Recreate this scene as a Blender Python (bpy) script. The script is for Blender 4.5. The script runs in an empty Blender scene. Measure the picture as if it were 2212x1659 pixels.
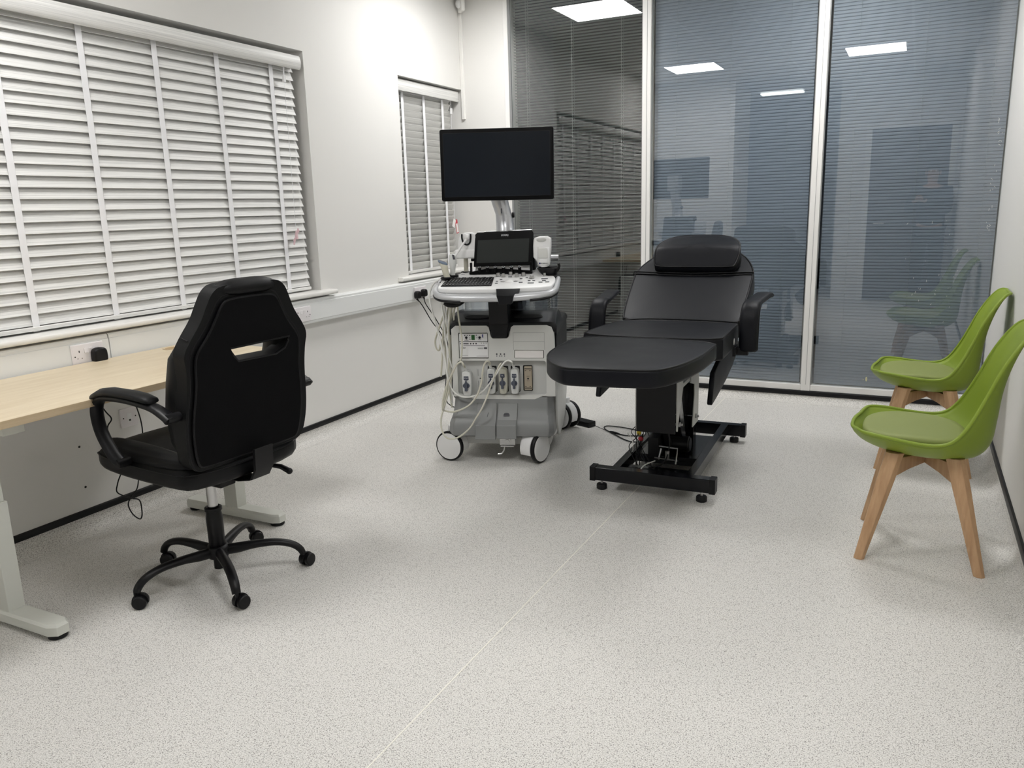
import bpy, bmesh, math, random
from math import sin, cos, pi, radians, sqrt
from mathutils import Vector, Matrix
random.seed(7)
scene = bpy.context.scene
col = scene.collection
R = radians

# ------------------------------------------------------------------ materials
MATS = {}
def nodes(name):
    m = bpy.data.materials.new(name); m.use_nodes = True
    nt = m.node_tree; b = nt.nodes['Principled BSDF']
    return m, nt, b
def mat(name, color, rough=0.5, metal=0.0, bump=0.0, bscale=200, var=0.0, vscale=8, spec=0.5, coat=0.0, trans=0.0, emit=None, estr=0.0, stretch=None, alpha=1.0):
    if name in MATS: return MATS[name]
    m, nt, b = nodes(name)
    b.inputs['Base Color'].default_value = (*color, 1); b.inputs['Roughness'].default_value = rough
    b.inputs['Metallic'].default_value = metal; b.inputs['Specular IOR Level'].default_value = spec
    b.inputs['Coat Weight'].default_value = coat; b.inputs['Transmission Weight'].default_value = trans
    b.inputs['Alpha'].default_value = alpha
    if emit: b.inputs['Emission Color'].default_value = (*emit, 1); b.inputs['Emission Strength'].default_value = estr
    tc = nt.nodes.new('ShaderNodeTexCoord'); src = tc.outputs['Object']
    if stretch:
        mp = nt.nodes.new('ShaderNodeMapping'); mp.inputs['Scale'].default_value = stretch
        nt.links.new(src, mp.inputs['Vector']); src = mp.outputs['Vector']
    n = nt.nodes.new('ShaderNodeTexNoise'); n.inputs['Scale'].default_value = vscale; n.inputs['Detail'].default_value = 4
    nt.links.new(src, n.inputs['Vector'])
    if var > 0:
        r = nt.nodes.new('ShaderNodeValToRGB')
        r.color_ramp.elements[0].position = 0.35; r.color_ramp.elements[1].position = 0.65
        r.color_ramp.elements[0].color = (*[c * (1 - var) for c in color], 1)
        r.color_ramp.elements[1].color = (*[min(1, c * (1 + var)) for c in color], 1)
        nt.links.new(n.outputs['Fac'], r.inputs['Fac']); nt.links.new(r.outputs['Color'], b.inputs['Base Color'])
    else:
        mr = nt.nodes.new('ShaderNodeMapRange'); mr.inputs['To Min'].default_value = max(0, rough - .04); mr.inputs['To Max'].default_value = min(1, rough + .04)
        nt.links.new(n.outputs['Fac'], mr.inputs['Value']); nt.links.new(mr.outputs['Result'], b.inputs['Roughness'])
    if bump > 0:
        n2 = nt.nodes.new('ShaderNodeTexNoise'); n2.inputs['Scale'].default_value = bscale; n2.inputs['Detail'].default_value = 3
        nt.links.new(src, n2.inputs['Vector'])
        bp = nt.nodes.new('ShaderNodeBump'); bp.inputs['Strength'].default_value = bump; bp.inputs['Distance'].default_value = 0.002
        nt.links.new(n2.outputs['Fac'], bp.inputs['Height']); nt.links.new(bp.outputs['Normal'], b.inputs['Normal'])
    MATS[name] = m
    return m
def mat_floor():
    m, nt, b = nodes('speckled_vinyl')
    L = nt.links.new
    tc = nt.nodes.new('ShaderNodeTexCoord')
    base = nt.nodes.new('ShaderNodeTexNoise'); base.inputs['Scale'].default_value = 290; base.inputs['Detail'].default_value = 3
    L(tc.outputs['Object'], base.inputs['Vector'])
    r = nt.nodes.new('ShaderNodeValToRGB'); e = r.color_ramp.elements
    e[0].position = .38; e[0].color = (.54, .525, .495, 1); e[1].position = .58; e[1].color = (.82, .805, .775, 1)
    L(base.outputs['Fac'], r.inputs['Fac'])
    big = nt.nodes.new('ShaderNodeTexNoise'); big.inputs['Scale'].default_value = 1.6; L(tc.outputs['Object'], big.inputs['Vector'])
    def specks(scale, th, colr, prev, keep):
        v = nt.nodes.new('ShaderNodeTexVoronoi'); v.inputs['Scale'].default_value = scale; v.inputs['Randomness'].default_value = 1
        L(tc.outputs['Object'], v.inputs['Vector'])
        lt = nt.nodes.new('ShaderNodeMath'); lt.operation = 'LESS_THAN'; lt.inputs[1].default_value = th; L(v.outputs['Distance'], lt.inputs[0])
        sep = nt.nodes.new('ShaderNodeSeparateColor'); L(v.outputs['Color'], sep.inputs[0])
        k = nt.nodes.new('ShaderNodeMath'); k.operation = 'LESS_THAN'; k.inputs[1].default_value = keep; L(sep.outputs[0], k.inputs[0])
        mu = nt.nodes.new('ShaderNodeMath'); mu.operation = 'MULTIPLY'; L(lt.outputs[0], mu.inputs[0]); L(k.outputs[0], mu.inputs[1])
        mx = nt.nodes.new('ShaderNodeMix'); mx.data_type = 'RGBA'; L(mu.outputs[0], mx.inputs['Factor']); L(prev, mx.inputs['A']); mx.inputs['B'].default_value = (*colr, 1)
        return mx.outputs['Result']
    c = specks(290, .36, (.17, .16, .155), r.outputs['Color'], .18)
    c = specks(240, .36, (.36, .34, .32), c, .35)
    c = specks(120, .28, (.72, .70, .66), c, .30)
    L(c, b.inputs['Base Color'])
    mr = nt.nodes.new('ShaderNodeMapRange'); mr.inputs['To Min'].default_value = .42; mr.inputs['To Max'].default_value = .58
    L(big.outputs['Fac'], mr.inputs['Value']); L(mr.outputs['Result'], b.inputs['Roughness'])
    b.inputs['Specular IOR Level'].default_value = .35
    return m
def mat_grain(name, c0, c1, stretch, scale=6, rough=.45, p0=.3, p1=.7):
    m, nt, b = nodes(name); L = nt.links.new
    tc = nt.nodes.new('ShaderNodeTexCoord'); mp = nt.nodes.new('ShaderNodeMapping'); mp.inputs['Scale'].default_value = stretch
    L(tc.outputs['Object'], mp.inputs['Vector'])
    n = nt.nodes.new('ShaderNodeTexNoise'); n.inputs['Scale'].default_value = scale; n.inputs['Detail'].default_value = 6; n.inputs['Roughness'].default_value = .62
    L(mp.outputs['Vector'], n.inputs['Vector'])
    r = nt.nodes.new('ShaderNodeValToRGB'); e = r.color_ramp.elements
    e[0].position = p0; e[0].color = (*c0, 1); e[1].position = p1; e[1].color = (*c1, 1)
    L(n.outputs['Fac'], r.inputs['Fac']); L(r.outputs['Color'], b.inputs['Base Color']); b.inputs['Roughness'].default_value = rough
    return m
def mat_glass(name, ior=2.2, tint=(1, 1, 1), rough=0.0):
    m = bpy.data.materials.new(name); m.use_nodes = True; nt = m.node_tree; nt.nodes.clear(); L = nt.links.new
    o = nt.nodes.new('ShaderNodeOutputMaterial'); mx = nt.nodes.new('ShaderNodeMixShader')
    t = nt.nodes.new('ShaderNodeBsdfTransparent'); t.inputs[0].default_value = (*tint, 1)
    g = nt.nodes.new('ShaderNodeBsdfGlossy'); g.inputs['Roughness'].default_value = rough; g.inputs[0].default_value = (1, 1, 1, 1)
    f0 = ((ior - 1) / (ior + 1)) ** 2
    ge = nt.nodes.new('ShaderNodeNewGeometry'); dt = nt.nodes.new('ShaderNodeVectorMath'); dt.operation = 'DOT_PRODUCT'
    L(ge.outputs['Incoming'], dt.inputs[0]); L(ge.outputs['Normal'], dt.inputs[1])
    def mth(op, a_, b_=None):
        n = nt.nodes.new('ShaderNodeMath'); n.operation = op
        for i_, q in enumerate((a_, b_)):
            if q is None: continue
            if isinstance(q, (int, float)): n.inputs[i_].default_value = q
            else: L(q, n.inputs[i_])
        return n.outputs[0]
    c = mth('POWER', mth('SUBTRACT', 1.0, mth('ABSOLUTE', dt.outputs['Value'])), 5.0)
    fr = mth('ADD', mth('MULTIPLY', c, 1 - f0), f0)
    L(fr, mx.inputs[0]); L(t.outputs[0], mx.inputs[1]); L(g.outputs[0], mx.inputs[2]); L(mx.outputs[0], o.inputs[0])
    return m
def mat_ceiling():
    m, nt, b = nodes('ceiling_tile'); L = nt.links.new
    tc = nt.nodes.new('ShaderNodeTexCoord')
    br = nt.nodes.new('ShaderNodeTexBrick'); br.offset = 0; br.inputs['Scale'].default_value = 1
    br.inputs['Color1'].default_value = (.74, .74, .72, 1); br.inputs['Color2'].default_value = (.70, .70, .68, 1); br.inputs['Mortar'].default_value = (.82, .82, .82, 1)
    br.inputs['Brick Width'].default_value = .6; br.inputs['Row Height'].default_value = .6; br.inputs['Mortar Size'].default_value = .012
    mp = nt.nodes.new('ShaderNodeMapping'); mp.inputs['Location'].default_value = (-.45 + .6, -.06, 0)
    L(tc.outputs['Object'], mp.inputs['Vector']); L(mp.outputs['Vector'], br.inputs['Vector']); L(br.outputs['Color'], b.inputs['Base Color']); b.inputs['Roughness'].default_value = .9
    return m

M = dict(
 wall=mat('wall_paint', (.755, .745, .72), .55, bump=.05, bscale=300, spec=.35),
 wallw=mat('white_gloss_wood', (.83, .82, .79), .32),
 upvc=mat('white_upvc', (.82, .82, .82), .3),
 frame=mat('white_frame', (.80, .79, .77), .4),
 trunk=mat('trunking_white', (.80, .81, .80), .35),
 floor=mat_floor(), ceil=mat_ceiling(),
 slat=mat_grain('blind_wood_grain', (.60, .60, .585), (.80, .795, .775), (26, .6, 110), 3, .5, .36, .56),
 slat2=mat_grain('blind_grain_grey', (.56, .555, .535), (.73, .725, .70), (26, .6, 110), 3, .5, .36, .56),
 tape=mat('ladder_tape', (.86, .86, .88), .8, bump=.3, bscale=900),
 bluslat=mat('blue_grey_slat', (.178, .205, .262), .5, var=.03, vscale=2),
 greyslat=mat('grey_slat', (.34, .37, .365), .5),
 cordg=mat('grey_cord', (.20, .23, .26), .7),
 blk=mat('black_plastic', (.0045, .0045, .0055), .42, spec=.3),
 blkgloss=mat('black_gloss_metal', (.0025, .003, .005), .18, spec=.35),
 blkvin=mat('black_skirting_vinyl', (.006, .006, .007), .4, spec=.3),
 leather=mat('black_leatherette', (.0056, .0062, .0088), .45, bump=.2, bscale=420, spec=.2),
 leather2=mat('black_chair_leatherette', (.004, .0042, .0048), .46, bump=.15, bscale=420, spec=.22),
 mesh=mat('black_back_fabric', (.004, .004, .0045), .8, bump=.35, bscale=800, spec=.08),
 pipe=mat('black_piping', (.004, .004, .005), .45, spec=.25),
 steel=mat('brushed_steel', (.55, .55, .55), .3, 1.0),
 silver=mat('silver_paint', (.50, .51, .53), .32, .75),
 silv2=mat('silver_handle', (.55, .56, .58), .35, .3),
 maple=mat_grain('maple_laminate', (.60, .49, .33), (.74, .64, .475), (9, 1.0, 9), 3.0, .4, .25, .75),
 maple_e=mat_grain('maple_edge', (.50, .38, .23), (.66, .53, .36), (9, 1.0, 30), 3.0, .45, .25, .75),
 beech=mat_grain('beech_wood', (.42, .245, .125), (.60, .385, .22), (14, 14, 1.3), 3.2, .45, .25, .75),
 deskw=mat('desk_frame_paint', (.66, .67, .62), .35),
 green=mat('green_shell', (.235, .325, .034), .4, spec=.35),
 greenc=mat('green_cushion', (.235, .275, .080), .6, bump=.15, bscale=500),
 usw=mat('machine_white', (.66, .665, .64), .38),
 usw2=mat('console_white', (.80, .80, .80), .33),
 usg=mat('machine_grey', (.245, .25, .25), .42),
 usgr=mat('recess_grey', (.52, .525, .51), .45),
 dark=mat('charcoal_plastic', (.006, .0062, .0075), .36, spec=.3),
 scr=mat('screen_dark', (.006, .009, .014), .25, spec=.35),
 bez=mat('bezel_black', (.0025, .0025, .003), .4, spec=.12),
 keyb=mat('key_grey', (.10, .105, .11), .5),
 cable=mat('cream_cable', (.64, .625, .53), .4),
 cablew=mat('white_cable', (.78, .78, .75), .35),
 beige=mat('beige_probe', (.62, .60, .50), .38),
 conn=mat('connector_white', (.68, .69, .68), .35),
 connb=mat('connector_beige', (.55, .54, .46), .4),
 lever=mat('connector_lever', (.065, .075, .105), .35),
 probeb=mat('probe_blue', (.17, .22, .30), .4),
 probed=mat('probe_dark', (.06, .06, .075), .45),
 white=mat('socket_white', (.80, .77, .78), .3),
 hole=mat('socket_hole', (.005, .005, .005), .6),
 red=mat('tag_red', (.55, .04, .06), .5),
 tagw=mat('tag_white', (.85, .82, .80), .6),
 pink=mat('tassel_pink', (.70, .50, .53), .5),
 ink=mat('ink_grey', (.06, .06, .07), .6),
 inkb=mat('ink_blue', (.05, .06, .22), .5),
 txtw=mat('print_white', (.55, .56, .58), .5),
 green_l=mat('green_switch', (.01, .10, .015), .4),
 gold=mat('socket_gold', (.42, .36, .28), .35, .3),
 foil=mat('pale_yellow', (.62, .58, .36), .5),
 purple=mat('strip_purple', (.10, .09, .12), .4),
 glassw=mat_glass('window_glass', 1.5),
 glassp=mat_glass('partition_glass', 2.25, (.93, .97, .96)),
 door=mat('door_dark', (.075, .06, .06), .5, var=.1),
 seam=mat('floor_weld', (.90, .88, .80), .4),
 night=mat('dark_beyond', (.02, .022, .024), .8),
 skin=mat('skin', (.50, .32, .24), .5), hair=mat('dark_hair', (.02, .015, .012), .6), navy=mat('navy_cloth', (.015, .02, .035), .8), shoe=mat('shoe_black', (.01, .01, .01), .5),
 yellow=mat('wire_yellow', (.6, .45, .03), .5), wred=mat('wire_red', (.4, .02, .03), .5),
 lamp=mat('light_diffuser', (1, 1, 1), .5, emit=(1, .99, .98), estr=25.8),
 tube=mat('tube_light', (1, 1, 1), .5, emit=(.95, 1, .95), estr=8),
 brown=mat('black_lens', (.02, .02, .03), .2),
)
def mat_clear():
    m = mat_glass('clear_plastic', 1.6, (.86, .88, .90), .05); return m
M['clear'] = mat_clear()

# ------------------------------------------------------------------ mesh helpers
class MB:
    def __init__(s): s.bm = bmesh.new()
    def v(s, p): return s.bm.verts.new(p)
    def box(s, x0, x1, y0, y1, z0, z1, mtx=None):
        vs = [Vector((x, y, z)) for x in (x0, x1) for y in (y0, y1) for z in (z0, z1)]
        if mtx: vs = [mtx @ q for q in vs]
        vs = [s.v(q) for q in vs]
        for f in ((0, 1, 3, 2), (4, 6, 7, 5), (0, 4, 5, 1), (2, 3, 7, 6), (0, 2, 6, 4), (1, 5, 7, 3)): s.bm.faces.new([vs[i] for i in f])
        return s
    def rings(s, rs, cap=True, close=False):
        rr = [[s.v(p) for p in r] for r in rs]; n = len(rr[0])
        pairs = list(zip(rr, rr[1:])) + ([(rr[-1], rr[0])] if close else [])
        for a, b in pairs:
            for i in range(n):
                j = (i + 1) % n
                try: s.bm.faces.new((a[i], a[j], b[j], b[i]))
                except ValueError: pass
        if cap and not close:
            try: s.bm.faces.new(rr[0][::-1]); s.bm.faces.new(rr[-1])
            except ValueError: pass
        return s
    def prism(s, pts, t0, t1, fn):
        return s.rings([[fn(a, b, t0) for a, b in pts], [fn(a, b, t1) for a, b in pts]])
    def tube(s, path, r, n=8, closed=False, flat=1.0):
        P = [Vector(p) for p in path]; m = len(P)
        rad = r if isinstance(r, (list, tuple)) else [r] * m
        T = []
        for i in range(m):
            if closed: t = P[(i + 1) % m] - P[i - 1]
            else: t = P[min(i + 1, m - 1)] - P[max(i - 1, 0)]
            T.append(t.normalized() if t.length > 1e-9 else Vector((0, 0, 1)))
        ref = Vector((0, 0, 1)) if abs(T[0].z) < .9 else Vector((1, 0, 0))
        nrm = (ref - T[0] * ref.dot(T[0])).normalized(); out = []
        for i in range(m):
            nrm = (nrm - T[i] * nrm.dot(T[i])); nrm = nrm.normalized() if nrm.length > 1e-6 else Vector((1, 0, 0))
            bn = T[i].cross(nrm)
            out.append([P[i] + nrm * (cos(2 * pi * k / n) * rad[i] * flat) + bn * (sin(2 * pi * k / n) * rad[i]) for k in range(n)])
        return s.rings(out, cap=not closed, close=closed)
    def lathe(s, prof, origin=(0, 0, 0), axis='z', n=24, mtx=None):
        o = Vector(origin); rs = []
        for r, h in prof:
            ring = []
            for k in range(n):
                a = 2 * pi * k / n; c, d = cos(a) * r, sin(a) * r
                p = {'z': Vector((c, d, h)), 'x': Vector((h, c, d)), 'y': Vector((d, h, c))}[axis]
                p = (mtx @ p if mtx else p) + o
                ring.append(p)
            rs.append(ring)
        return s.rings(rs)
    def cyl(s, o, r, h, axis='z', n=24, mtx=None, bev=.0):
        pr = [(r, 0), (r, h)] if not bev else [(r - bev, 0), (r, bev), (r, h - bev), (r - bev, h)]
        return s.lathe(pr, o, axis, n, mtx)
    def sphere(s, o, rx, ry=None, rz=None, n=16, m=10, mtx=None):
        ry = ry or rx; rz = rz or rx
        rs = []
        for i in range(m + 1):
            t = pi * i / m; t = min(max(t, .02), pi - .02)
            rs.append([(mtx @ Vector((rx * sin(t) * cos(2 * pi * k / n), ry * sin(t) * sin(2 * pi * k / n), rz * cos(t))) if mtx else Vector((rx * sin(t) * cos(2 * pi * k / n), ry * sin(t) * sin(2 * pi * k / n), rz * cos(t)))) + Vector(o) for k in range(n)])
        return s.rings(rs)
    def plate(s, outer, holes, t0, t1, fn):
        bm = s.bm; edges = []; allv = []
        for loop in [outer] + holes:
            vs = [s.v(fn(a, b, t0)) for a, b in loop]; allv += vs
            for i in range(len(vs)): edges.append(bm.edges.new((vs[i], vs[(i + 1) % len(vs)])))
        r = bmesh.ops.triangle_fill(bm, use_beauty=True, use_dissolve=False, edges=edges)
        faces = [g for g in r['geom'] if isinstance(g, bmesh.types.BMFace)]
        ex = bmesh.ops.extrude_face_region(bm, geom=faces)
        vs = [g for g in ex['geom'] if isinstance(g, bmesh.types.BMVert)]
        a, b = outer[0]; d = fn(a, b, t1) - fn(a, b, t0)
        for q in vs: q.co += d
        return s
    def grid(s, f, nu, nv):
        g = [[s.v(f(i / nu, j / nv)) for j in range(nv + 1)] for i in range(nu + 1)]
        for i in range(nu):
            for j in range(nv): s.bm.faces.new((g[i][j], g[i + 1][j], g[i + 1][j + 1], g[i][j + 1]))
        return s
    def done(s, name, m, parent=None, smooth=40, bevel=0, seg=2, solid=0, sub=0, label=None, split=False):
        bm = s.bm
        if split: return s.islands(name, m, parent, smooth, bevel, seg, label)
        bmesh.ops.remove_doubles(bm, verts=bm.verts, dist=1e-6)
        bmesh.ops.recalc_face_normals(bm, faces=bm.faces)
        me = bpy.data.meshes.new(name); bm.to_mesh(me); bm.free()
        me.materials.append(M[m] if isinstance(m, str) else m)
        o = bpy.data.objects.new(name, me); col.objects.link(o)
        if smooth:
            me.polygons.foreach_set('use_smooth', [True] * len(me.polygons))
            me.set_sharp_from_angle(angle=R(smooth))
        if solid:
            q = o.modifiers.new('thick', 'SOLIDIFY'); q.thickness = solid; q.offset = 0
        if bevel:
            q = o.modifiers.new('bevel', 'BEVEL'); q.width = bevel; q.segments = seg; q.limit_method = 'ANGLE'; q.angle_limit = R(40); q.harden_normals = True
        if sub:
            q = o.modifiers.new('sub', 'SUBSURF'); q.levels = sub; q.render_levels = sub
        if parent: o.parent = parent
        if label: o['label'] = label
        return o
def _isl(s, name, m, parent, smooth, bevel, seg, label):
    bm = s.bm; bmesh.ops.remove_doubles(bm, verts=bm.verts, dist=1e-7); bm.verts.ensure_lookup_table(); seen = set(); first = None
    for v0 in list(bm.verts):
        if v0 in seen: continue
        st = [v0]; comp = []; seen.add(v0)
        while st:
            v = st.pop(); comp.append(v)
            for e in v.link_edges:
                w = e.other_vert(v)
                if w not in seen: seen.add(w); st.append(w)
        k = MB(); mp = {v: k.v(v.co) for v in comp}; fs = {f for v in comp for f in v.link_faces}
        for f in fs: k.bm.faces.new([mp[v] for v in f.verts])
        o = k.done(name, m, parent, smooth=smooth, bevel=bevel, seg=seg, label=label); first = first or o
    bm.free(); return first
MB.islands = _isl
def XY(a, b, t): return Vector((a, b, t))
def XZ(a, b, t): return Vector((a, t, b))
def YZ(a, b, t): return Vector((t, a, b))
def chaikin(pts, n=2, closed=True):
    for _ in range(n):
        out = []
        m = len(pts)
        rng = range(m) if closed else range(m - 1)
        if not closed: out.append(pts[0])
        for i in rng:
            a, b = pts[i], pts[(i + 1) % m]
            out.append(tuple(a[k] * .75 + b[k] * .25 for k in range(len(a)))); out.append(tuple(a[k] * .25 + b[k] * .75 for k in range(len(a))))
        if not closed: out.append(pts[-1])
        pts = out
    return pts
def spline(pts, n=8):
    P = [Vector(p) for p in pts]; out = []
    for i in range(len(P) - 1):
        p0, p1, p2, p3 = P[max(i - 1, 0)], P[i], P[i + 1], P[min(i + 2, len(P) - 1)]
        for k in range(n):
            t = k / n
            out.append(.5 * ((2 * p1) + (p2 - p0) * t + (2 * p0 - 5 * p1 + 4 * p2 - p3) * t * t + (3 * p1 - p0 - 3 * p2 + p3) * t ** 3))
    out.append(P[-1]); return out
def inset(pts, d):
    n = len(pts); out = []
    ar = sum(pts[i][0] * pts[(i + 1) % n][1] - pts[(i + 1) % n][0] * pts[i][1] for i in range(n))
    sg = 1 if ar > 0 else -1
    for i in range(n):
        a, b, c = Vector(pts[i - 1]), Vector(pts[i]), Vector(pts[(i + 1) % n])
        e1 = (b - a).normalized(); e2 = (c - b).normalized(); t = (e1 + e2)
        t = t.normalized() if t.length > 1e-6 else e1
        nn = Vector((-t.y, t.x)) * sg; k = 1 / max(.6, sqrt(max(.1, (1 + e1.dot(e2)) / 2)))
        out.append(tuple(b + nn * d * k))
    return out
def rrect(x0, x1, y0, y1, r, n=4):
    out = []
    for cx, cy, a0 in ((x1 - r, y1 - r, 0), (x0 + r, y1 - r, 90), (x0 + r, y0 + r, 180), (x1 - r, y0 + r, 270)):
        for k in range(n + 1):
            a = R(a0 + 90 * k / n); out.append((cx + r * cos(a), cy + r * sin(a)))
    return out
def pad(mb, outline, t0, t1, r, fn, dome=0.0, ns=4):
    rs = []
    for k in range(ns + 1):
        a = pi / 2 * k / ns; rs.append((r * (1 - sin(a)), t0 + r * (1 - cos(a))))
    rs2 = [(d, t1 - (t - t0)) for d, t in rs][::-1]
    rings = []
    for d, t in rs + rs2:
        q = inset(outline, d); rings.append([fn(a, b, t) for a, b in q])
    if dome:
        q0 = inset(outline, r); cx = sum(p[0] for p in q0) / len(q0); cy = sum(p[1] for p in q0) / len(q0)
        for s_, h in ((.85, .55), (.6, .85), (.3, .97), (.02, 1.0)):
            rings.append([fn(cx + (a - cx) * s_, cy + (b - cy) * s_, t1 + dome * h) for a, b in q0])
    mb.rings(rings); return mb
def empty(name, loc=(0, 0, 0), rz=0, label=None, cat=None, group=None, kind=None):
    o = bpy.data.objects.new(name, None); col.objects.link(o); o.empty_display_size = .05
    o.location = loc; o.rotation_euler = (0, 0, R(rz)); tag(o, label, cat, group, kind); return o
def tag(o, label=None, cat=None, group=None, kind=None):
    if label: o['label'] = label
    if cat: o['category'] = cat
    if group: o['group'] = group
    if kind: o['kind'] = kind
    return o
def structure(o): o['kind'] = 'structure'; return o
def text(name, s, size, m, parent, loc, rot, depth=.0004, align='CENTER'):
    cu = bpy.data.curves.new(name, 'FONT'); cu.body = s; cu.size = size; cu.extrude = depth; cu.align_x = align; cu.offset = size * .02; cu.align_y = 'CENTER'
    t = bpy.data.objects.new(name + '_tmp', cu); col.objects.link(t)
    dg = bpy.context.evaluated_depsgraph_get(); dg.update()
    me = bpy.data.meshes.new_from_object(t.evaluated_get(dg))
    bpy.data.objects.remove(t, do_unlink=True)
    me.materials.clear(); me.materials.append(M[m])
    o = bpy.data.objects.new(name, me); col.objects.link(o); o.location = loc; o.rotation_euler = rot
    if parent: o.parent = parent
    return o
def dup(root, loc, rz=None, label=None):
    r = root.copy(); col.objects.link(r); r.location = loc
    if rz is not None: r.rotation_euler = (0, 0, R(rz))
    if label: r['label'] = label
    for ch in list(root.children):
        c = ch.copy(); col.objects.link(c); c.parent = r
        for g in list(ch.children):
            d = g.copy(); col.objects.link(d); d.parent = c
    return r

# ------------------------------------------------------------------ room
XL, XR, YB, ZC = -3.134, .426, 5.482, 2.83
YF, YF2, XF = -.55, .36, -2.14          # front wall, front wall beside the desk, return
W1 = (.80, 3.707, .880, 2.212)          # window 1 y0 y1 z0 z1
W2 = (4.634, 5.482, .880, 2.204)
structure(MB().box(XL - .3, XR + .2, -2.5, YB + .25, -.12, 0).done('floor', 'floor'))
structure(MB().box(XL - .3, XR + .2, -2.5, YB + .25, ZC, ZC + .12).done('ceiling', 'ceil'))
w = MB(); T = .24
w.box(XL - T, XL, YF2 - .2, W1[0], 0, ZC); w.box(XL - T, XL, W1[0], W1[1], 0, W1[2]); w.box(XL - T, XL, W1[0], W1[1], W1[3], ZC)
w.box(XL - T, XL, W1[1], W2[0], 0, ZC); w.box(XL - T, XL, W2[0], YB, 0, W2[2]); w.box(XL - T, XL, W2[0], YB, W2[3], ZC)
structure(w.done('wall_left', 'wall', smooth=0))
structure(MB().box(XL - T, -2.772, YB, YB + .2, 0, ZC).done('wall_back', 'wall', smooth=0))
structure(MB().box(XR, XR + .12, YF, YB + .2, 0, ZC).done('wall_right', 'wall', smooth=0))
w = MB(); w.box(XL - T, XF, YF2 - .12, YF2, 0, ZC); w.box(XF - .12, XF, YF - .1, YF2 - .12, 0, ZC)
w.box(-.98, -.60, YF - .1, YF, 0, ZC); w.box(-.60, .33, YF - .1, YF, 2.19, ZC); w.box(.33, XR, YF - .1, YF, 0, ZC)
structure(w.done('wall_front', 'wall', smooth=0))
w = MB(); w.box(XL - .3, XR + .2, -2.5, -2.4, 0, ZC); w.box(XF - .5, XF - .4, -2.4, YF - .1, 0, ZC); w.box(XR, XR + .12, -2.4, YF, 0, ZC)
structure(w.done('wall_corridor', mat('corridor_paint', (.42, .47, .55), .6), smooth=0))
d = structure(MB().box(-.585, .315, YF - .06, YF - .02, .01, 2.175).done('door_1', 'door', bevel=.003))
f = MB(); f.box(-.655, -.585, YF - .005, YF + .015, 0, 2.25); f.box(.315, .385, YF - .005, YF + .015, 0, 2.25); f.box(-.585, .315, YF - .005, YF + .015, 2.18, 2.25)
structure(f.done('door_frame', 'wallw', d, bevel=.004))
MB().tube([(-.50, YF - .02, 1.0), (-.50, YF + .035, 1.0), (-.38, YF + .035, 1.0)], .009).done('door_handle', 'steel', d)

# coved skirting: speckled cove + black capping strip
def cove(name, p0, p1, nrm, zt, zb, capd=.012):
    p0, p1, nrm = Vector(p0), Vector(p1), Vector(nrm)
    prof = [(0, zb), (.006, zb), (.007, .05), (.010, .034), (.018, .019), (.032, .008), (.052, .002), (.075, .0008), (.075, -.002), (0, -.002)]
    b = MB(); b.rings([[p + nrm * a + Vector((0, 0, z)) for a, z in prof] for p in (p0, p1)])
    o = structure(b.done(name, 'floor', smooth=60))
    c = MB(); prof = [(0, zb), (capd, zb), (capd + .001, zt - .012), (capd - .003, zt - .003), (.003, zt), (0, zt)]
    c.rings([[p + nrm * a + Vector((0, 0, z)) for a, z in prof] for p in (p0, p1)])
    structure(c.done('capping_strip', 'blkvin', o, smooth=30)); return o
cove('baseboard_left', (XL, YF2, 0), (XL, YB, 0), (1, 0, 0), .100, .072)
cove('baseboard_right', (XR, YF, 0), (XR, YB, 0), (-1, 0, 0), .100, .072)
cove('baseboard_back', (XL, YB, 0), (XR, YB, 0), (0, -1, 0), .078, .046)
sm = MB(); sm.box(-1.1025, -1.099, YF, YB - .07, .0002, .0009)
structure(sm.done('floor_weld_seam', 'seam')).name = 'trim_3'

# dado trunking
tk = MB(); zz0, zz1 = .7055, .845
prof = [(0, zz0), (.044, zz0), (.050, zz0 + .006), (.050, zz0 + .018), (.0535, zz0 + .019), (.0535, zz1 - .021), (.050, zz1 - .020), (.050, zz1 - .008), (.043, zz1), (0, zz1)]
for ya, yb_ in ((YF2 + .001, 2.236), (2.240, YB)):
    tk.rings([[Vector((XL + a, y, z)) for a, z in prof] for y in (ya, yb_)])
t1 = structure(tk.done('trim_1', 'trunk', smooth=30, bevel=.0012))
structure(MB().box(XL, XL + .046, 2.234, 2.242, zz0 + .004, zz1 - .006).done('joint_gap', 'hole', t1, smooth=0))

# windows on the left wall
def window(name, y0, y1, z0, z1, sy0, sy1, nose):
    r = empty(name, (0, 0, 0), kind='structure')
    xo = XL - .20
    f = MB(); b = .06
    for ya, yb_, za, zb in ((y0, y1, z0, z0 + b), (y0, y1, z1 - b, z1), (y0, y0 + b, z0 + b, z1 - b), (y1 - b, y1, z0 + b, z1 - b)): f.box(xo - .03, xo + .03, ya, yb_, za, zb)
    ym = (y0 + y1) / 2
    f.box(xo - .03, xo + .03, ym - .035, ym + .035, z0 + b, z1 - b)
    structure(f.done('window_frame', 'upvc', r, bevel=.004))
    structure(MB().box(xo - .004, xo + .004, y0 + b, y1 - b, z0 + b, z1 - b).done('glass_pane', 'glassw', r, smooth=0))
    s = MB(); zt = z0 + .002; zb = z0 - .024; xn = XL + nose
    pr = [(XL + .0005, zb), (xn - .012, zb), (xn - .003, zb + .004), (xn, zb + .013), (xn - .003, zt - .004), (xn - .012, zt), (XL + .0005, zt)]
    s.rings([[Vector((a, y, z)) for a, z in pr] for y in (sy0, sy0 + .006, sy1 - .006, sy1)])
    s.box(XL - .17, XL + .002, y0 + .001, y1 - .001, z0 - .002, zt)
    structure(s.done('window_sill', 'wallw', r, smooth=50, bevel=.003))
    return r
window('window_1', *W1, YF2 + .02, 3.777, .072)
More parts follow.
